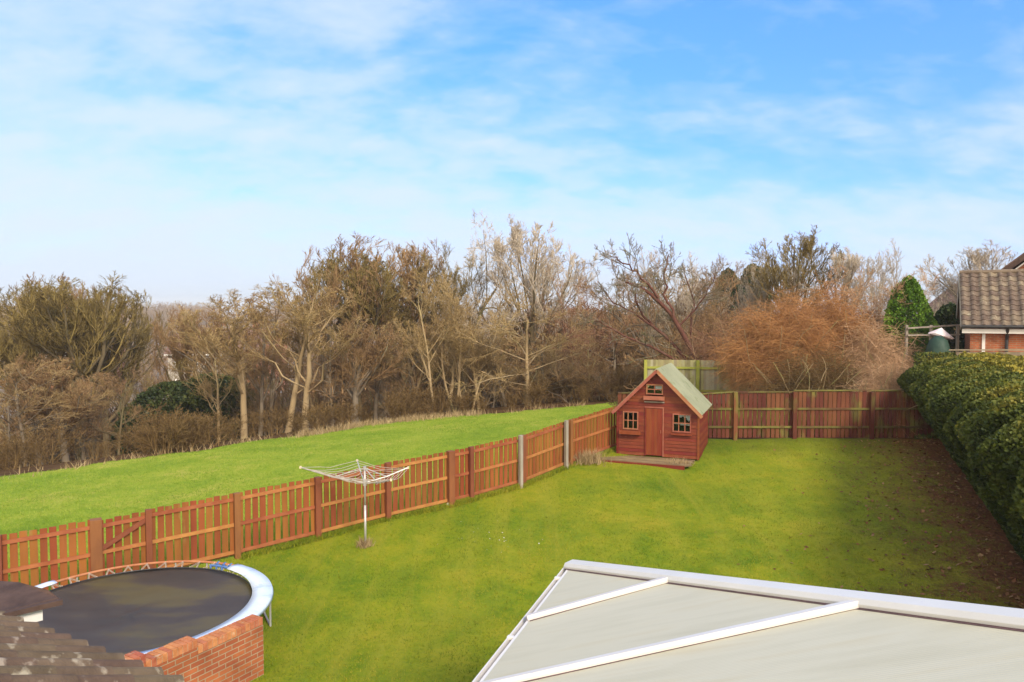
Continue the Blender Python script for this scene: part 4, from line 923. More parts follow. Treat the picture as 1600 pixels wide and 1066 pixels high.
# ------------------------------------------------------------------ leafy things
def rand_dirs(n):
    v = rng.normal(0, 1, (n, 3)); return v / np.linalg.norm(v, axis=1)[:, None]
def sprays(name, P, Nn, s, m, parent, r=None, aspect=0.45):
    n = len(P); Nn = Nn / np.linalg.norm(Nn, axis=1)[:, None]
    d = Nn * 0.7 + rand_dirs(n) * 0.75 + np.array([0, 0, .35]); d /= np.linalg.norm(d, axis=1)[:, None]
    sd = np.cross(d, rand_dirs(n)); sd /= np.linalg.norm(sd, axis=1)[:, None] + 1e-9
    s = s * rng.uniform(.55, 1.4, n); L = d * s[:, None]; W = sd * (s * aspect)[:, None]
    V = np.stack([P, P + L * .5 + W, P + L, P + L * .5 - W], 1).reshape(-1, 3)
    r = rng.uniform(0, 1, n) if r is None else r
    return link(name, npmesh(name, V, np.arange(4 * n).reshape(-1, 4), m, np.repeat(r, 4)), parent)
def lump(x, y, z):
    return (np.sin(x * 1.9 + 1.3 * np.sin(z * 2.1)) * np.sin(z * 2.4 + y) + .6 * np.sin(x * 4.3 + z * 3.1) * np.cos(z * 5.0 - x * 2)) * .5
# hedge: row of clipped conifers, local x along the row, y across, z up
hroot = empty('hedge', (HA.x, HA.y, g(HA.x, HA.y)), math.atan2(hdir.y, hdir.x), label='tall clipped evergreen hedge with yellow green top along the right side of the lawn', cat='hedge')
HT = (EYE - 1.48) - hroot.location.z; HLn = 15.0; HWd = 2.1
# inner side (towards lawn) is at local y = -something: find sign
inn_ = Vector((-hdir.y, hdir.x, 0)); sgn = 1 if inn_.x < 0 else -1      # +sgn*y faces the lawn
def slope_base(x):
    p = HA + hdir * x if np.isscalar(x) else None
    return None
def hedge_pts(n):
    x = rng.uniform(-0.9, HLn, n); z = rng.uniform(0, 1, n)
    bx, by = HA.x + hdir.x * x, HA.y + hdir.y * x
    gb = gz(bx, by) - hroot.location.z
    Z = gb + .05 + z * (HT - gb - .1)
    # bulging bodies about 1.9 m apart
    ph_ = x / 2.1 * 2 * np.pi
    bul = .75 * (np.abs(np.cos(ph_ / 2)) ** .7) + .40 * lump(x, 0, Z)
    q = np.clip((z - .70) / .30, 0, 1)
    face = (0.92 * np.clip(z / .7, 0, 1) ** .8 + bul * (.08 + .80 * z)) * np.sqrt(np.clip(1 - q ** 2, 0, 1)) - .55 * q
    return x, Z, z, face, gb
nF = 180000
x, Z, z, face, gb = hedge_pts(nF); depth = np.abs(rng.normal(0, .10, nF))
P = np.c_[x, sgn * (face - depth), Z]; Nf = np.c_[np.sin(x * 3) * .3, np.full(nF, sgn * 1.0), np.full(nF, .25)]
r = np.clip(.34 + .5 * lump(x * 1.7, 0, Z * 1.7) - depth * 2.5 + rng.normal(0, .16, nF) + .25 * (z - .5) + .5 * np.clip((z - .8) / .2, 0, 1) - .38 * (1 - np.abs(np.cos(x / 2.1 * np.pi))), 0, 1)  # last term puts shade of the clefts into the leaf colour
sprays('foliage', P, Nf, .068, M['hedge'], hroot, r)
nE = 16000                                                # far end face
yy_ = rng.uniform(-HWd, 1.0, nE); zz_ = rng.uniform(0, 1, nE); Ze = zz_ * HT
xe = -1.25 + .5 * (np.abs(yy_ + .5) / 1.6) ** 2 + .25 * lump(yy_ * 1.3, 1, Ze) + .5 * (1 - np.sin(np.clip(zz_ * 1.3, 0, 1) * np.pi / 2))
sprays('foliage', np.c_[xe, sgn * yy_, Ze], np.c_[-np.ones(nE), np.zeros(nE), np.full(nE, .2)], .085, M['hedge'], hroot)
nT = 30000
x = rng.uniform(-1.25, HLn, nT); w = rng.uniform(0, 1, nT); ph_ = x / 2.1 * 2 * np.pi
fr_ = -.35 + 0 * ph_
yt = -HWd + w * (fr_ + HWd); zt_ = HT + .13 * lump(x * 1.6, yt, yt * 2) - .12 * (1 - np.abs(np.cos(ph_ / 2)))  - .25 * np.clip((-x - .7) / .5, 0, 1) ** 2
sprays('top_foliage', np.c_[x, sgn * yt, zt_ - np.abs(rng.normal(0, .05, nT))], np.c_[np.zeros((nT, 2)), np.ones(nT)], .085, M['hedge_top'], hroot)['label'] = 'yellow green clipped top'
# solid dark core added to block see-through, standing in for inner shade
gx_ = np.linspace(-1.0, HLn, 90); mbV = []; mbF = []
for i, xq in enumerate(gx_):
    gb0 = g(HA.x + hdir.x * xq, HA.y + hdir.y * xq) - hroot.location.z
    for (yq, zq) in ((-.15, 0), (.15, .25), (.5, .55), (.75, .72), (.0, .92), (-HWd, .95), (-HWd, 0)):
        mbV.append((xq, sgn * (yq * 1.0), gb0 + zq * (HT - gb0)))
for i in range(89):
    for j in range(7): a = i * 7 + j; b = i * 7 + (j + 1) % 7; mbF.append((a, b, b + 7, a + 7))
mb = MB(); mb.add(mbV, mbF + [tuple(range(7)), tuple(range(89 * 7, 90 * 7))], .5); mb.build('inner_core', M['hedge_core'], hroot)

def blob_tree(name, px, py_top, Y, width, m, label, cat, n=14000, shape='cone', s=.10, base=None, parts=True, seed=0):
    p = at(px, py_top, Y); z0 = g(p.x, p.y) if base is None else base; Ht = p.z - z0
    root = empty(name, (p.x, p.y, z0), label=label, cat=cat)
    t = rng.uniform(0, 1, n) ** .9; a = rng.uniform(0, 2 * np.pi, n)
    if shape == 'cone': prof = np.sin(np.clip((1 - t) * 1.7, 0, 1) * np.pi / 2) ** .6 * np.clip(t * 5 + .6, 0, 1)
    else: prof = np.sqrt(np.clip(1 - (2 * t - 1) ** 2, 0, 1)) ** .8
    lm = np.sin(a * 3 + t * 7 + seed) * .5 + .5 * np.sin(a * 5 - t * 13 + seed) + .4 * np.sin(a * 9 + t * 23)
    rr_ = width / 2 * prof * (1 + .16 * lm); dep = np.abs(rng.normal(0, .12, n)) * width / 2
    rad = np.clip(rr_ - dep, 0, None)
    Pp = np.c_[np.cos(a) * rad, np.sin(a) * rad, (.04 + .96 * t) * Ht + .05 * lm]
    Nr = np.c_[np.cos(a), np.sin(a), np.full(n, .5)]
    r = np.clip(.5 + .35 * lm - dep / width * 2 + rng.normal(0, .15, n), 0, 1)
    sprays('crown', Pp, Nr, s, m, root, r)
    mb = MB(); mb.tube([(0, 0, -.2), (.03, 0, Ht * .5), (0, .02, Ht * .9)], [.10 * width / 2, .07 * width / 2, .02], 8); mb.build('trunk', M['bark_grey'], root)
    return root
blob_tree('conifer', 1421, 434, 30.0, 2.0, M['conifer'], 'bright green rounded conifer left of the brick garage', 'conifer', 26000, s=.085)
blob_tree('conifer', 1176, 416, 62.0, 3.4, M['conifer_dark'], 'taller of two dark green conifers beyond the bare trees at centre right', 'conifer', 9000, s=.28, seed=2)
blob_tree('conifer', 1138, 424, 62.0, 3.0, M['conifer_dark'], 'smaller of two dark green conifers beyond the bare trees at centre right', 'conifer', 7000, s=.28, seed=4)
for k, (px, py, Y, w, lb) in enumerate(((268, 600, 43, 4.2, 'dark evergreen shrub at the wood edge right of the big left tree'), (330, 588, 43, 4.4, 'dark evergreen shrub at the wood edge behind the pale forked tree'), (228, 632, 44, 3.4, 'low dark evergreen shrub beside the wood at lower left'))):
    blob_tree('evergreen_shrub', px, py, Y, w, M['ivy'], lb, 'shrub', 11000, 'ball', s=.16, seed=k)
blob_tree('evergreen_shrub', 1487, 478, 31.0, 1.5, M['conifer_dark'], 'dark evergreen leaning against the left gable of the brick garage', 'shrub', 9000, 'ball', s=.12, seed=8)
blob_tree('evergreen_shrub', 1462, 490, 45.0, 4.0, M['conifer'], 'light green shrub below the red brick house gap', 'shrub', 6000, 'ball', s=.16, seed=9)

# ------------------------------------------------------------------ bare trees
def norm(a): return a / (np.linalg.norm(a, axis=-1, keepdims=True) + 1e-9)
def paths(start, d, L, K, wob, trop, rg):
    n = len(start); P = np.zeros((n, K + 1, 3)); D = np.zeros((n, K + 1, 3)); P[:, 0] = start; d = norm(d); D[:, 0] = d
    for k in range(K):
        d = norm(d + rg.normal(0, wob, (n, 3)) + np.array([0, 0, trop])); P[:, k + 1] = P[:, k] + d * (L / K)[:, None]; D[:, k + 1] = d
    return P, D
def tubes(P, D, r0, r1, S):
    n, K1, _ = P.shape; t = np.linspace(0, 1, K1)[None, :, None]
    ref = np.where(np.abs(D[..., 2:3]) > .9, np.array([1., 0, 0]), np.array([0, 0, 1.])); X = norm(np.cross(D, ref)); Y = np.cross(D, X)
    rad = (r0[:, None, None] * (1 - t) + r1[:, None, None] * t)
    a = np.arange(S) * 2 * np.pi / S
    V = P[:, :, None, :] + (X[:, :, None, :] * np.cos(a)[None, None, :, None] + Y[:, :, None, :] * np.sin(a)[None, None, :, None]) * rad[:, :, None, :]
    base = (np.arange(n)[:, None, None] * K1 + np.arange(K1 - 1)[None, :, None]) * S
    j = np.arange(S)[None, None, :]; j2 = (j + 1) % S
    Fq = np.stack([base + j, base + j2, base + S + j2, base + S + j], -1).reshape(-1, 4)
    return V.reshape(-1, 3), Fq, np.repeat(np.random.default_rng(n).uniform(0, 1, n), K1 * S)
def children(P, D, r0, r1, L, n, t0, ang, ang_sd, ratio, rr_, rg, fall=.45):
    m, K1, _ = P.shape
    par = np.repeat(np.arange(m), n); t = rg.uniform(t0, 1, len(par)); t[::n] = 1 - rg.uniform(0, .05, m)
    f = t * (K1 - 1); i = np.minimum(f.astype(int), K1 - 2); u = (f - i)[:, None]
    s = P[par, i] * (1 - u) + P[par, i + 1] * u; pd = D[par, i + 1]
    pr_ = r0[par] * (1 - t) + r1[par] * t
    az = norm(np.cross(pd, rand_dirs2(len(par), rg)))
    A = np.abs(rg.normal(ang, ang_sd, len(par)))[:, None]; A[::n] *= .4
    d = pd * np.cos(A) + az * np.sin(A)
    Lc = L[par] * ratio * (1 - fall * t) * rg.uniform(.65, 1.25, len(par))
    return s, d, Lc, pr_ * rr_
def rand_dirs2(n, rg): v = rg.normal(0, 1, (n, 3)); return v / np.linalg.norm(v, axis=1)[:, None]
SP = {
 # stems, trunk length, trunk lean sd, radius, then per level (n, t0, angle, sd, ratio, rr, wob, trop, K)
 'fan':   dict(stems=1, tl=.45, lean=.03, r=.016, env=1, lv=[(12, .35, .46, .20, 1.2, .62, .06, .05, 7), (9, .20, .42, .2, .56, .6, .08, .07, 6), (9, .15, .48, .2, .50, .55, .10, .09, 4), (7, .10, .5, .25, .55, .6, .12, .09, 3)]),
 'tall':  dict(stems=1, tl=.80, lean=.05, r=.012, env=1, lv=[(13, .30, .55, .16, .55, .55, .09, .11, 7), (7, .25, .55, .2, .50, .6, .10, .07, 5), (6, .15, .60, .2, .55, .55, .12, .05, 4), (7, .10, .65, .25, .60, .6, .12, .04, 3)]),
 'spread':dict(stems=1, tl=.70, lean=.04, r=.015, env=1, lv=[(16, .15, 1.15, .22, .75, .5, .10, .035, 8), (8, .2, .60, .2, .42, .6, .12, .03, 5), (7, .15, .65, .2, .52, .55, .14, .03, 4), (6, .10, .65, .25, .6, .6, .14, .02, 3)]),
 'shoot': dict(stems=4, tl=.70, lean=.20, r=.008, lv=[(9, .2, .38, .14, .60, .55, .07, .10, 6), (8, .15, .40, .15, .50, .6, .09, .09, 5), (7, .1, .5, .2, .55, .55, .1, .06, 4), (4, .10, .6, .2, .6, .6, .1, .05, 3)]),
 'gnarl': dict(stems=2, tl=.55, lean=.22, r=.013, lv=[(8, .35, .6, .2, .85, .6, .20, .04, 9), (7, .25, .7, .25, .48, .6, .22, .04, 6), (7, .15, .7, .25, .52, .55, .2, .04, 5), (6, .10, .7, .25, .6, .6, .2, .03, 3)]),
 'bush':  dict(stems=12, tl=.75, lean=.42, r=.008, lv=[(7, .1, .5, .2, .6, .6, .14, .04, 5), (7, .1, .6, .2, .55, .6, .15, .03, 4), (6, .1, .7, .25, .6, .7, .15, .02, 3)]),
}
def bare(kind, seed, tmin=.0006, lean=None, S0=8):
    """returns (trunk V,F,r) and (crown V,F,r), scaled so the tree is 1 high"""
    rg = np.random.default_rng(seed); c = SP[kind]; ns = c['stems']
    st = np.c_[rg.normal(0, .02 * (ns > 1) * (1 + ns / 4), (ns, 2)), np.full(ns, -.02)]
    d = np.c_[rg.normal(0, c['lean'], (ns, 2)), np.ones(ns)]
    if lean is not None: d[:] = np.array(lean)
    L = np.full(ns, c['tl']) * rg.uniform(.85, 1.1, ns); r0 = np.full(ns, c['r']) * rg.uniform(.7, 1.1, ns) * (1 if ns == 1 else 1); r1 = r0 * .38
    P, D = paths(st, d, L, 10, .035 if kind != 'gnarl' else .12, .02, rg)
    A = [tubes(P, D, r0, r1, S0)]; B = []
    for li, (n, t0, an, sd_, ra, rr_, wob, tro, K) in enumerate(c['lv']):
        s, d, L, rr0 = children(P, D, r0, r1, L, n, t0, an, sd_, ra, rr_, rg)
        r0 = np.maximum(rr0, tmin * 1.3); r1 = np.maximum(r0 * .3, tmin); P, D = paths(s, d, L, K, wob, tro, rg)
        (A if li == 0 else B).append(tubes(P, D, r0, r1, 6 if li == 0 else 3))
    def cat(Ls):
        Vs, Fs, Rs, b = [], [], [], 0
        for v, f, r in Ls: Vs.append(v); Fs.append(f + b); Rs.append(r); b += len(v)
        return np.concatenate(Vs), np.concatenate(Fs), np.concatenate(Rs)
    a, b = cat(A), cat(B)
    if c.get('env'):                                       # crowns grow into a rounded outline
        C0_ = b[0].mean(0); C0_[2] *= .92; ax_ = np.array([1, 1, 0]) * np.percentile(np.hypot(b[0][:, 0] - C0_[0], b[0][:, 1] - C0_[1]), 88) + np.array([0, 0, np.percentile(b[0][:, 2], 93) - C0_[2]])
        for v in (a[0], b[0]):
            q = np.linalg.norm((v - C0_) / ax_, axis=1); k = np.where((q > 1) & (v[:, 2] > C0_[2] * .55), (1 + (q - 1) * .45) / q, 1.0); v[:] = C0_ + (v - C0_) * k[:, None]
    zmax = np.percentile(b[0][:, 2], 99.95)
    # straighten up the crown centre over the trunk a little
    return (a[0] / zmax, a[1], a[2]), (b[0] / zmax, b[1], b[2])
cache = {}
def tree_mesh(kind, seed, tm, cm_, lean=None):
    k = (kind, seed)
    if k not in cache:
        a, b = bare(kind, seed, lean=lean); w = b[0]; cache[k] = (a, b, {}, np.percentile(w[:, 0], 99) - np.percentile(w[:, 0], 1))
    a, b, ms_, wd = cache[k]
    if ('t', tm) not in ms_: ms_[('t', tm)] = npmesh('trunk', a[0], a[1], M[tm], a[2], True)
    if ('c', cm_) not in ms_: ms_[('c', cm_)] = npmesh('crown', b[0], b[1], M[cm_], b[2])
    return ms_[('t', tm)], ms_[('c', cm_)], wd
def tree(px, py_top, Y, kind, seed, tm, cm_, label, width=None, rz=None, cat='tree', group=None, lean=None, name='bare_tree', base=None):
    p = at(px, py_top, Y); z0 = g(p.x, p.y) if base is None else base; Ht = p.z - z0
    t, c, wd = tree_mesh(kind, seed, tm, cm_, lean)
    root = empty(name, (p.x, p.y, z0), random.uniform(0, 6.28) if rz is None else rz, label=label, cat=cat, group=group or ('bare trees of the wood beyond the fences' if kind != 'bush' else 'bare shrubs of the wood beyond the fences'))
    sx_ = 1.0 if width is None else min(max((width / F * Y) / (wd * Ht), .5), 2.2)
    root.scale = (Ht * sx_, Ht * sx_, Ht)
    if Y > 42:                                             # deep in the wood: stand it so that its crown, not its foot, is where the crown shows
        m_ = cache[(kind, seed)][1][0].mean(0); a_ = root.rotation_euler.z; k_ = Ht * sx_
        root.location.x -= (m_[0] * math.cos(a_) - m_[1] * math.sin(a_)) * k_; root.location.y -= (m_[0] * math.sin(a_) + m_[1] * math.cos(a_)) * k_ * .5
        root.location.z = g(root.location.x, root.location.y); root.scale.z = p.z - root.location.z
    link('trunk', t, root); link('crown', c, root)
    return root
# --- trees standing on the field edge, their trunks in view
T = tree
T(378, 452, 36.5, 'tall', 1, 'bark_tan', 'tw_tan', 'slender pale trunked tree on the field edge forking low, alone left of the pair', 150, rz=.4)
T(446, 446, 36.2, 'tall', 2, 'bark_tan', 'tw_tan', 'left tree of the pale trunked pair at the field edge', 130, rz=2.0)
T(473, 428, 35.8, 'tall', 28, 'bark_tan', 'tw_tan', 'right tree of the pale trunked pair at the field edge, with thick forking limbs', 190, rz=1.0)
T(518, 480, 37.5, 'spread', 4, 'bark_grey', 'tw_brown', 'dark trunked tree just right of the pale pair', 170)
T(553, 505, 37.5, 'fan', 5, 'bark_grey', 'tw_brown', 'stout straight grey trunk with bushy brown crown right of the pale pair', 165)
T(678, 405, 39.0, 'tall', 6, 'bark_tan', 'tw_tan', 'slim pale stemmed tree leaning right at the middle of the field edge', 105)
T(722, 420, 40.0, 'shoot', 7, 'bark_tan', 'tw_tan', 'multi stemmed pale tree left of the spreading centre tree', 110)
T(828, 455, 38.6, 'spread', 8, 'bark_tan', 'tw_tan', 'wide low branching tree on the field edge at the picture centre', 250, rz=.3)
T(852, 520, 40.5, 'spread', 9, 'bark_grey', 'tw_brown', 'second low tree close behind the centre field edge tree', 200)
T(36, 560, 35.0, 'spread', 10, 'bark_grey', 'tw_tan', 'low spreading pale branched tree at the far left field edge', 200, rz=1.2)
T(8, 590, 34.5, 'spread', 8, 'bark_grey', 'tw_brown', 'leftmost low tree cut off by the picture edge', 170, rz=4.0)
T(98, 550, 37.0, 'fan', 5, 'bark_grey', 'tw_brown', 'brown bushy tree under the big left crown', 150, rz=2.2)
T(182, 575, 38.5, 'spread', 4, 'bark_olive', 'tw_brown', 'low brown tree between the big left tree and the evergreen shrubs', 150, rz=.7)
# --- skyline trees behind
T(105, 425, 46, 'fan', 3, 'bark_olive', 'tw_olive', 'biggest rounded olive crowned tree at the left of the skyline', 215, rz=2.4)
T(160, 450, 49, 'fan', 11, 'bark_olive', 'tw_olive', 'pale topped tree on the right shoulder of the big left tree', 130, rz=.3)
T(60, 438, 47, 'fan', 27, 'bark_olive', 'tw_olive', 'rounded olive crown on the left shoulder of the biggest left tree', 150, rz=.6)
T(138, 434, 50, 'fan', 32, 'bark_olive', 'tw_olive', 'dense olive crown just behind and right of the biggest left tree', 170, rz=1.9)
T(80, 428, 51, 'fan', 29, 'bark_olive', 'tw_brown', 'brownish crown filling in behind the biggest left tree', 170, rz=3.3)
T(12, 452, 48, 'fan', 12, 'bark_olive', 'tw_olive', 'tall olive tree at the left picture edge', 150, rz=1.7)
T(212, 503, 52, 'gnarl', 13, 'bark_olive', 'tw_brown', 'low tree where the left skyline dips to the far ridge', 110)
T(300, 480, 47, 'fan', 5, 'bark_olive', 'tw_brown', 'brown rounded tree on the left bank of the skyline after the dip', 120, rz=3.1)
T(345, 462, 45, 'fan', 12, 'bark_grey', 'tw_brown', 'brown domed tree behind the lone pale forked trunk', 150, rz=.9)
T(412, 443, 46, 'tall', 14, 'bark_grey', 'tw_brown', 'thin brown tree rising behind the gap left of the pale pair', 120)
T(262, 556, 44, 'bush', 30, 'bark_olive', 'tw_olive', 'yellowish olive tree above the evergreen shrubs at left', 190)
T(520, 388, 48, 'fan', 11, 'bark_grey', 'tw_brown', 'left shoulder tree of the high rounded skyline group', 150, rz=4.4)
T(605, 369, 50, 'fan', 29, 'bark_grey', 'tw_brown', 'highest broad many limbed tree of the left centre skyline group', 190)
T(565, 385, 47, 'fan', 3, 'bark_olive', 'tw_olive', 'olive tinted crown in the middle of the left centre skyline group', 160, rz=5.2)
T(645, 384, 49, 'fan', 12, 'bark_olive', 'tw_olive', 'olive crown right of the highest left centre tree', 130, rz=4.0)
T(692, 382, 48, 'shoot', 7, 'bark_olive', 'tw_olive', 'slim olive tree in the skyline just before the pale tall trees', 110, rz=1.0)
T(752, 334, 47, 'gnarl', 16, 'bark_olive', 'tw_pale', 'tall pale twigged tree with crooked limbs reaching left at the skyline peak', 130, rz=.2)
T(828, 332, 48, 'fan', 17, 'bark_olive', 'tw_pale', 'tallest fan shaped pale twigged tree at the skyline peak', 180, rz=1.5)
T(885, 385, 50, 'tall', 14, 'bark_grey', 'tw_pale', 'thin pale tree on the right flank of the skyline peak', 90, rz=2.0)
T(915, 410, 46, 'bush', 31, 'bark_red', 'tw_red', 'reddish brown bushy tree right of the skyline peak', 150)
T(985, 388, 44, 'gnarl', 18, 'bark_grey', 'tw_brown', 'crooked brown tree with knotted crown left of the leaning red tree', 140, rz=2.6)
T(1058, 387, 46, 'shoot', 15, 'bark_grey', 'tw_pale', 'upright pale shoots behind the leaning red tree', 110, rz=2.0)
T(1112, 398, 46, 'shoot', 7, 'bark_grey', 'tw_brown', 'thin upright brown tree left of the dark conifers', 95, rz=3.0)
T(1182, 388, 50, 'shoot', 19, 'bark_grey', 'tw_pale', 'sparse pale tree just right of the dark conifers', 90)
T(1245, 356, 48, 'fan', 17, 'bark_olive', 'tw_olive', 'large fan shaped tree dominating the right skyline', 190, rz=4.0)
T(1310, 385, 47, 'fan', 11, 'bark_grey', 'tw_pale', 'pale tree on the right shoulder of the large right skyline fan tree', 120, rz=2.0)
T(1380, 372, 44, 'shoot', 19, 'bark_pale', 'tw_pale', 'sparse upright pale tree left of the green conifer', 110, rz=1.0)
T(1415, 425, 40, 'gnarl', 13, 'bark_pale', 'tw_pale', 'small sparse tree directly behind the green conifer', 60)
T(1550, 377, 52, 'fan', 17, 'bark_pale', 'tw_pale', 'whitish bare tree rising behind the garage ridge', 190, rz=3.0)
T(1500, 425, 54, 'gnarl', 16, 'bark_pale', 'tw_pale', 'small pale tree left of the garage ridge', 90, rz=2.0)
# leaning red-barked tree
rt = [  # limbs drawn as spots of the photo at their own depths, root first
    ([(1094, 572), (1052, 497), (1028, 465), (1004, 452), (978, 440)], 34.8, 34.2, .13),
    ([(1080, 572), (1058, 543), (1024, 512), (1001, 489), (994, 458)], 35.0, 35.6, .10),
    ([(1062, 566), (1021, 543), (994, 533), (950, 512), (930, 500)], 34.9, 34.3, .07),
    ([(1052, 497), (1038, 455), (1038, 421), (1045, 400)], 34.6, 35.0, .07),
    ([(1028, 465), (1000, 430), (975, 412), (955, 398)], 34.4, 33.8, .06),
    ([(1024, 512), (985, 487), (955, 468), (935, 440)], 35.3, 36.0, .055),
    ([(1085, 560), (1078, 510), (1085, 470), (1072, 430)], 35.0, 36.0, .07),
    ([(1060, 510), (1090, 480), (1105, 455), (1118, 430)], 34.8, 34.0, .05)]
b0 = at(1096, 560, 34.8); b0.z = g(b0.x, b0.y)
rt_root = empty('leaning_tree', b0, 0, label='dark red barked tree with crooked limbs leaning left above the pale panel fence', cat='tree')
RP, R0 = [], []
for pts_, y0, y1, rad in rt:
    q = np.array([np.array(at(px, py, y0 + (y1 - y0) * k / (len(pts_) - 1))) - np.array(b0) for k, (px, py) in enumerate(pts_)])
    u = np.linspace(0, len(q) - 1, 11); q = np.stack([np.interp(u, range(len(q)), q[:, c]) for c in range(3)], -1)
    q[1:] += np.random.default_rng(len(RP)).normal(0, .045, (10, 3)); RP.append(q); R0.append(rad)
RP = np.array(RP); RD = norm(np.gradient(RP, axis=1)); R0 = np.array(R0); rg_ = np.random.default_rng(5)
Ab = tubes(RP, RD, R0, R0 * .35, 7)
st_ = b0.copy(); mb = MB(); mb.tube([(0, 0, -.2), (.02, 0, RP[0][0][2] * .5), tuple(RP[0][0])], [.17, .15, .13], 8); mb.build('trunk', M['bark_red'], rt_root, True)
link('limbs', npmesh('limbs', Ab[0], Ab[1], M['bark_red'], Ab[2], True), rt_root)
P_, D_, r0_, r1_, L_ = RP, RD, R0, R0 * .35, np.full(len(R0), 2.6); acc = []
for (n_, an, ra, wb) in ((11, .7, .62, .16), (7, .65, .5, .18), (5, .7, .6, .2)):
    s_, d_, L_, rr0 = children(P_, D_, r0_, r1_, L_, n_, .15, an, .2, ra, .5, rg_)
    r0_ = np.maximum(rr0, .010); r1_ = np.maximum(r0_ * .35, .006); P_, D_ = paths(s_, d_, L_, 5, wb, .05, rg_); acc.append(tubes(P_, D_, r0_, r1_, 4))
of = 0; Vv2, Ff2, Rr2 = [], [], []
for v, f, q in acc: Vv2.append(v); Ff2.append(f + of); Rr2.append(q); of += len(v)
link('crown', npmesh('crown', np.concatenate(Vv2), np.concatenate(Ff2), M['bark_grey'], np.concatenate(Rr2)), rt_root)
T(1150, 470, 37, 'gnarl', 22, 'bark_red', 'tw_brown', 'short crooked dark tree right of the leaning red tree', 150)
T(1325, 400, 31.5, 'gnarl', 23, 'bark_pale', 'tw_buff', 'small pale trunked tree rising out of the orange thicket', 120, rz=1.1)
for k, (px, py, Y, sd_, tm_, cm_, w, lb) in enumerate([
    (404, 500, 38.5, 24, 'bark_grey', 'tw_brown', 90, 'thin straight trunk just left of the pale pair'),
    (497, 520, 39.5, 25, 'bark_tan', 'tw_brown', 80, 'thin pale pole trunk right of the pale pair, before the dark trunk'),
    (585, 500, 40.0, 24, 'bark_grey', 'tw_tan', 90, 'thin grey trunk right of the stout straight trunk'),
    (640, 500, 40.5, 25, 'bark_tan', 'tw_tan', 80, 'thin pale trunk left of the slim leaning stem'),
    (702, 480, 40.0, 26, 'bark_tan', 'tw_tan', 85, 'straight pale sapling right of the slim leaning stem'),
    (748, 500, 40.8, 24, 'bark_tan', 'tw_tan', 80, 'pale sapling right of the multi stemmed tree'),
    (790, 505, 41.0, 26, 'bark_grey', 'tw_tan', 90, 'thin trunk just left of the spreading centre tree'),
    (885, 520, 40.0, 25, 'bark_tan', 'tw_tan', 90, 'thin pale trunk right of the spreading centre tree'),
    (925, 520, 38.6, 26, 'bark_tan', 'tw_brown', 80, 'thin pale trunk at the right end of the field edge'),
    (340, 520, 38.5, 26, 'bark_tan', 'tw_tan', 70, 'very thin pale trunk left of the lone pale forked tree'),
    (62, 560, 37.5, 24, 'bark_grey', 'tw_brown', 110, 'thin grey trunk among the far left field edge trees'),
    (128, 580, 38.5, 25, 'bark_grey', 'tw_brown', 100, 'thin grey trunk below the big left crown')]):
    T(px, py, Y, 'tall', sd_, tm_, cm_, lb, w)
# middle storey
for k, (px, py, Y, kd, sd_, cm_, w, lb) in enumerate([
    (600, 540, 41, 'bush', 30, 'tw_brown', 170, 'brown many stemmed shrub tree left of the slim leaning tree'),
    (500, 560, 41, 'bush', 31, 'tw_brown', 150, 'brown many stemmed shrub tree behind the dark trunk right of the pale pair'),
    (640, 500, 43, 'spread', 9, 'tw_olive', 150, 'olive brown tree in the dense middle of the wood'),
    (775, 520, 42, 'bush', 30, 'tw_tan', 150, 'buff shrub tree left of the spreading centre tree'),
    (905, 540, 40.5, 'bush', 31, 'tw_tan', 160, 'buff shrub tree right of the spreading centre tree'),
    (955, 560, 38, 'bush', 30, 'tw_brown', 140, 'brown shrub tree just left above the playhouse roof'),
    (960, 480, 42, 'spread', 10, 'tw_red', 170, 'reddish haze of twigs above the playhouse roof'),
    (1040, 480, 41, 'bush', 31, 'tw_brown', 160, 'brown shrub tree above the pale panel fence'),
    (1110, 490, 40, 'bush', 30, 'tw_red', 150, 'reddish shrub tree right above the pale panel fence'),
    (1180, 470, 42, 'bush', 31, 'tw_red', 160, 'purplish shrub tree left of the orange thicket'),
    (430, 575, 41, 'bush', 30, 'tw_brown', 140, 'brown shrub behind the left trunk of the pale pair'),
    (390, 560, 43, 'bush', 31, 'tw_olive', 140, 'olive brown shrub tree behind the lone pale forked trunk'),
    (140, 590, 41, 'bush', 31, 'tw_brown', 150, 'brown shrub in the shade under the big left tree'),
    (60, 600, 41, 'bush', 30, 'tw_dark', 170, 'dark brown shrub behind the far left field edge trees'),
    (1330, 440, 42, 'bush', 31, 'tw_brown', 170, 'brown shrub tree behind the orange thicket'),
    (1240, 440, 44, 'bush', 30, 'tw_brown', 170, 'brown shrub tree below the large right skyline tree'),
    (700, 560, 41.5, 'bush', 31, 'tw_dark', 120, 'dark twiggy shrub between the slim pale stems'),
    (1400, 470, 38, 'bush', 30, 'tw_pale', 110, 'pale tangled shrub left below the green conifer')]):
    T(px, py, Y, kd, sd_, 'bark_grey', cm_, lb, w)

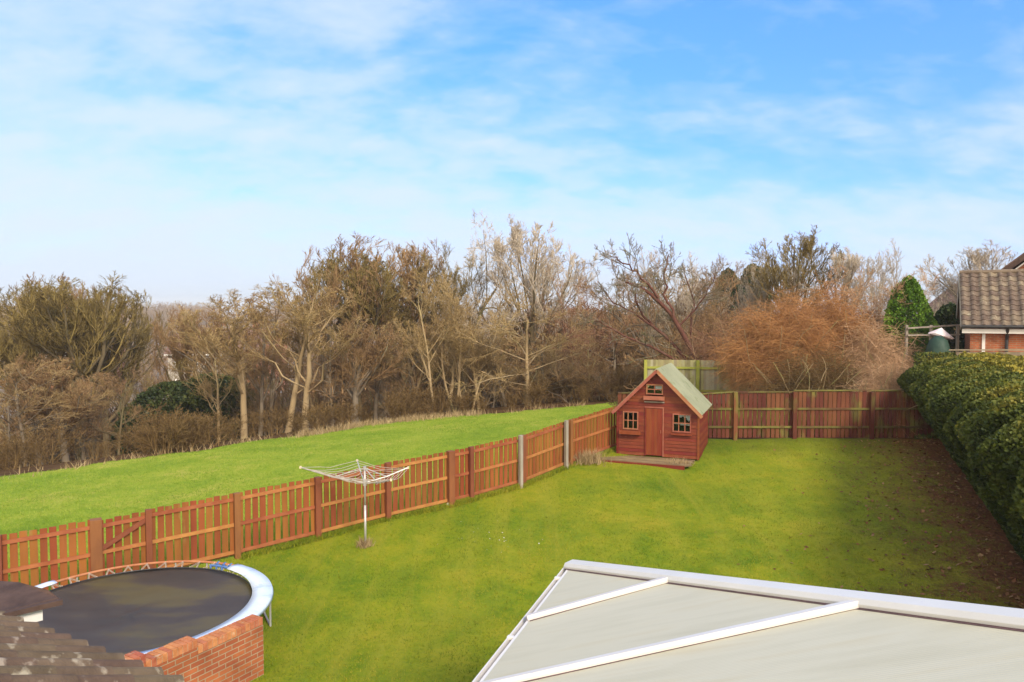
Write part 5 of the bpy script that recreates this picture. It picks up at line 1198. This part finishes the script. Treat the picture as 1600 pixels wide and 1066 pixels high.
# mass of undergrowth and the far wood: too many to count
def scatter_stuff(name, spots, kind, seed, m, label, cat, lo, hi):
    a, b = bare(kind, seed, tmin=.0028); Vs, Fs, Rs, off = [], [], [], 0
    for (x, y) in spots:
        h = random.uniform(lo, hi); an = random.uniform(0, 6.28); c, s = math.cos(an), math.sin(an)
        for (v, f, r) in (a, b):
            q = v * h; q = np.c_[(q[:, 0] * c - q[:, 1] * s) * 1.25 + x, (q[:, 0] * s + q[:, 1] * c) * 1.25 + y, q[:, 2] + g(x, y)]
            Vs.append(q); Fs.append(f + off); Rs.append(r); off += len(v)
    return tag(link(name, npmesh(name, np.concatenate(Vs), np.concatenate(Fs), m, np.concatenate(Rs))), label, cat, kind='stuff')
SP['scrub'] = dict(stems=9, tl=.6, lean=.5, r=.008, lv=[(5, .1, .6, .2, .7, .6, .16, .03, 4), (5, .1, .7, .2, .6, .7, .16, .02, 3), (3, .1, .7, .2, .6, .7, .16, .02, 2)])
spots = []
for k in range(130):
    x = random.uniform(-31, 7.5); y = float(edge_y(x)) + 1.3 + abs(random.gauss(0, 4.5)); spots.append((x, y))
scatter_stuff('undergrowth', spots, 'scrub', 41, M['tw_dark'], 'dark brown tangle of bushes and saplings under the trees beyond the field', 'undergrowth', .7, 1.9)
spots = [(random.uniform(-48, 12), random.uniform(50, 75)) for k in range(110)]
scatter_stuff('deep_wood', spots, 'scrub', 42, M['tw_brown'], 'deep brown bare wood filling the hollow behind the field edge trees', 'wood', 4.5, 8.0)
spots = [(random.uniform(-.75, .3) * (q := random.uniform(260, 900)), q) for k in range(420)]
scatter_stuff('distant_wood', spots, 'scrub', 43, M['tw_brown'], 'far off band of bare woodland along the distant ridge', 'wood', 12, 22)
spots = [(random.uniform(7.5, 26), random.uniform(36, 50)) for k in range(60)]
scatter_stuff('garden_scrub', spots, 'scrub', 44, M['tw_brown'], 'brown tangled scrub behind the back fence', 'scrub', 2.2, 4.2)

# orange bramble thicket behind the back fence: arching stems heaped in mounds
def thicket(name, px, py_top, Y, w, dp, n, m, label, seed, droop=1.0, slen=1.5, thick=.006, hang=0, cat='thicket', lift=0.0):
    rg = np.random.default_rng(seed); p = at(px, py_top, Y); z0 = g(p.x, p.y); Ht = p.z - z0; W = w / F * Y / 2
    d = rand_dirs2(n, rg); d[:, 2] = np.abs(d[:, 2]); rad = rg.uniform(.35, 1.0, n) ** .5
    st = d * rad[:, None] * np.array([W, dp, Ht * .92]) * (1 + .17 * np.sin(d[:, 0:1] * 9 + d[:, 2:3] * 7 + seed) + .10 * np.sin(d[:, 1:2] * 17 + d[:, 0:1] * 21))
    st[:, 2] = Ht * (lift + (1 - lift) * st[:, 2] / Ht)
    tan_ = np.cross(d, np.array([0, 0, 1.0])); dirs = tan_ * rg.normal(0, .9, (n, 1)) + d * np.array([.7, .7, .1]) + rg.normal(0, .45, (n, 3)) * np.array([1, 1, .45])
    L = slen * rg.uniform(.4, 1.4, n)
    P, D = paths(st - norm(dirs) * L[:, None] * .4, dirs, L, 6, .22, -.10 * droop, rg)
    P[:, :, 2] = np.maximum(P[:, :, 2], .02)
    V, Fq, rnd_ = tubes(P, D, np.full(n, thick), np.full(n, thick * .5), 3)
    root = empty(name, (p.x, p.y, z0), label=label, cat=cat)
    link('stems', npmesh('stems', V, Fq, m, rg.uniform(0, 1, n).repeat(7 * 3)), root)
    # main woody canes rising from the ground
    k = 40; st = np.c_[rg.normal(0, W * .35, k), rg.normal(0, dp * .3, k), np.zeros(k)]
    dirs = np.c_[rg.normal(0, .5, (k, 2)), np.ones(k)]; P, D = paths(st, dirs, np.full(k, Ht * .95), 8, .14, -.02, rg)
    P[:, :, 0] = np.clip(P[:, :, 0], -W, W)
    V, Fq, r_ = tubes(P, D, np.full(k, .028), np.full(k, .008), 5); link('canes', npmesh('canes', V, Fq, M['bark_tan'], r_), root)
    return root
thicket('bramble_thicket', 1225, 468, 30.5, 180, 2.0, 9000, M['tw_orange'], 'orange brown heap of arching stems above the back fence, left and brighter mound', 51, lift=.30)
thicket('bramble_thicket', 1300, 452, 31.5, 190, 2.0, 9000, M['tw_orange'], 'tallest orange brown mound of tangled stems, behind the small pale trunk', 52, lift=.28)
thicket('bramble_thicket', 1368, 500, 29.0, 120, 1.6, 7000, M['tw_buff'], 'buff tangle of stems tumbling beside the far end of the hedge', 53, 1.6)
thicket('bramble_thicket', 1395, 560, 26.4, 120, .9, 3800, M['tw_buff'], 'dull brown stems draped over the right end of the back fence', 54, 2.2)
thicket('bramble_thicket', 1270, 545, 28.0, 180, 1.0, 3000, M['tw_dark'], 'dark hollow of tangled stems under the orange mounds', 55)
thicket('bramble_thicket', 1120, 505, 34.8, 150, .8, 2500, M['tw_red'], 'thin reddish stems reaching over the pale panel fence', 56)
# grass tongue visible over the back fence, shrubs there
n = 9000; xx = rng.uniform(6, 16, n); yy = rng.uniform(25.3, 29, n)
blades('rough_grass', np.c_[xx, yy, gz(xx, yy)], 0.5, 0.012, M['blade_field'], 'rough green grass bank standing just behind the back fence', 'grass', per=3, spread=.06, lean=.35)
# tufts by the playhouse deck and along the fence foot
q = on_ground(912, 722); n = 260
blades('grass_tuft', np.c_[rng.normal(q.x, .28, n), rng.normal(q.y, .22, n), np.full(n, q.z)], .34, .010, M['drygrass'], 'straw coloured clump of long grass left of the playhouse deck', 'grass tuft', per=3, kind=None)
q = on_ground(1062, 728); n = 60
blades('grass_tuft', np.c_[rng.normal(q.x, .16, n), rng.normal(q.y, .08, n), np.full(n, q.z)], .22, .009, M['drygrass'], 'small dry weed clump by the right corner of the playhouse', 'grass tuft', per=3, kind=None)
xs_, ys_ = [], []
for a, b in zip(FP[3:-1], FP[4:]):
    for k in range(420):
        t = random.random(); p = a.lerp(b, t); xs_.append(p.x + random.gauss(.12, .05)); ys_.append(p.y - abs(random.gauss(.08, .05)))
xs_, ys_ = np.array(xs_), np.array(ys_)
blades('fence_foot_grass', np.c_[xs_, ys_, gz(xs_, ys_)], .11, .007, M['blade'], 'untrimmed green grass along the foot of the picket fence', 'grass', per=3)
q = on_ground(700, 791); mb = MB(); mb.tube([(-.07, 0, .01), (0, .0, .045), (.07, 0, .01)], [.02, .05, .02], 7)
o = mb.build('stone', M['stone'], None, True); o.location = q; tag(o, 'pale stone lying at the foot of the picket fence post', 'stone')

# ------------------------------------------------------------------ thin winter haze over the whole garden and valley
hz_m = bpy.data.materials.new('haze'); hz_m.use_nodes = True; nt = hz_m.node_tree; nt.nodes.clear()
pv = N(nt, 'ShaderNodeVolumePrincipled'); pv.inputs['Color'].default_value = (0.97, 0.93, 0.86, 1); pv.inputs['Density'].default_value = HAZE; pv.inputs['Anisotropy'].default_value = 0.0
ho = N(nt, 'ShaderNodeOutputMaterial'); nt.links.new(pv.outputs[0], ho.inputs['Volume'])
mb = MB(); mb.box((0, 560, -10), (2700, 1400, 70)); hb = mb.build('haze', hz_m)
tag(hb, 'thin pale winter haze softening the far trees', 'haze', kind='stuff')
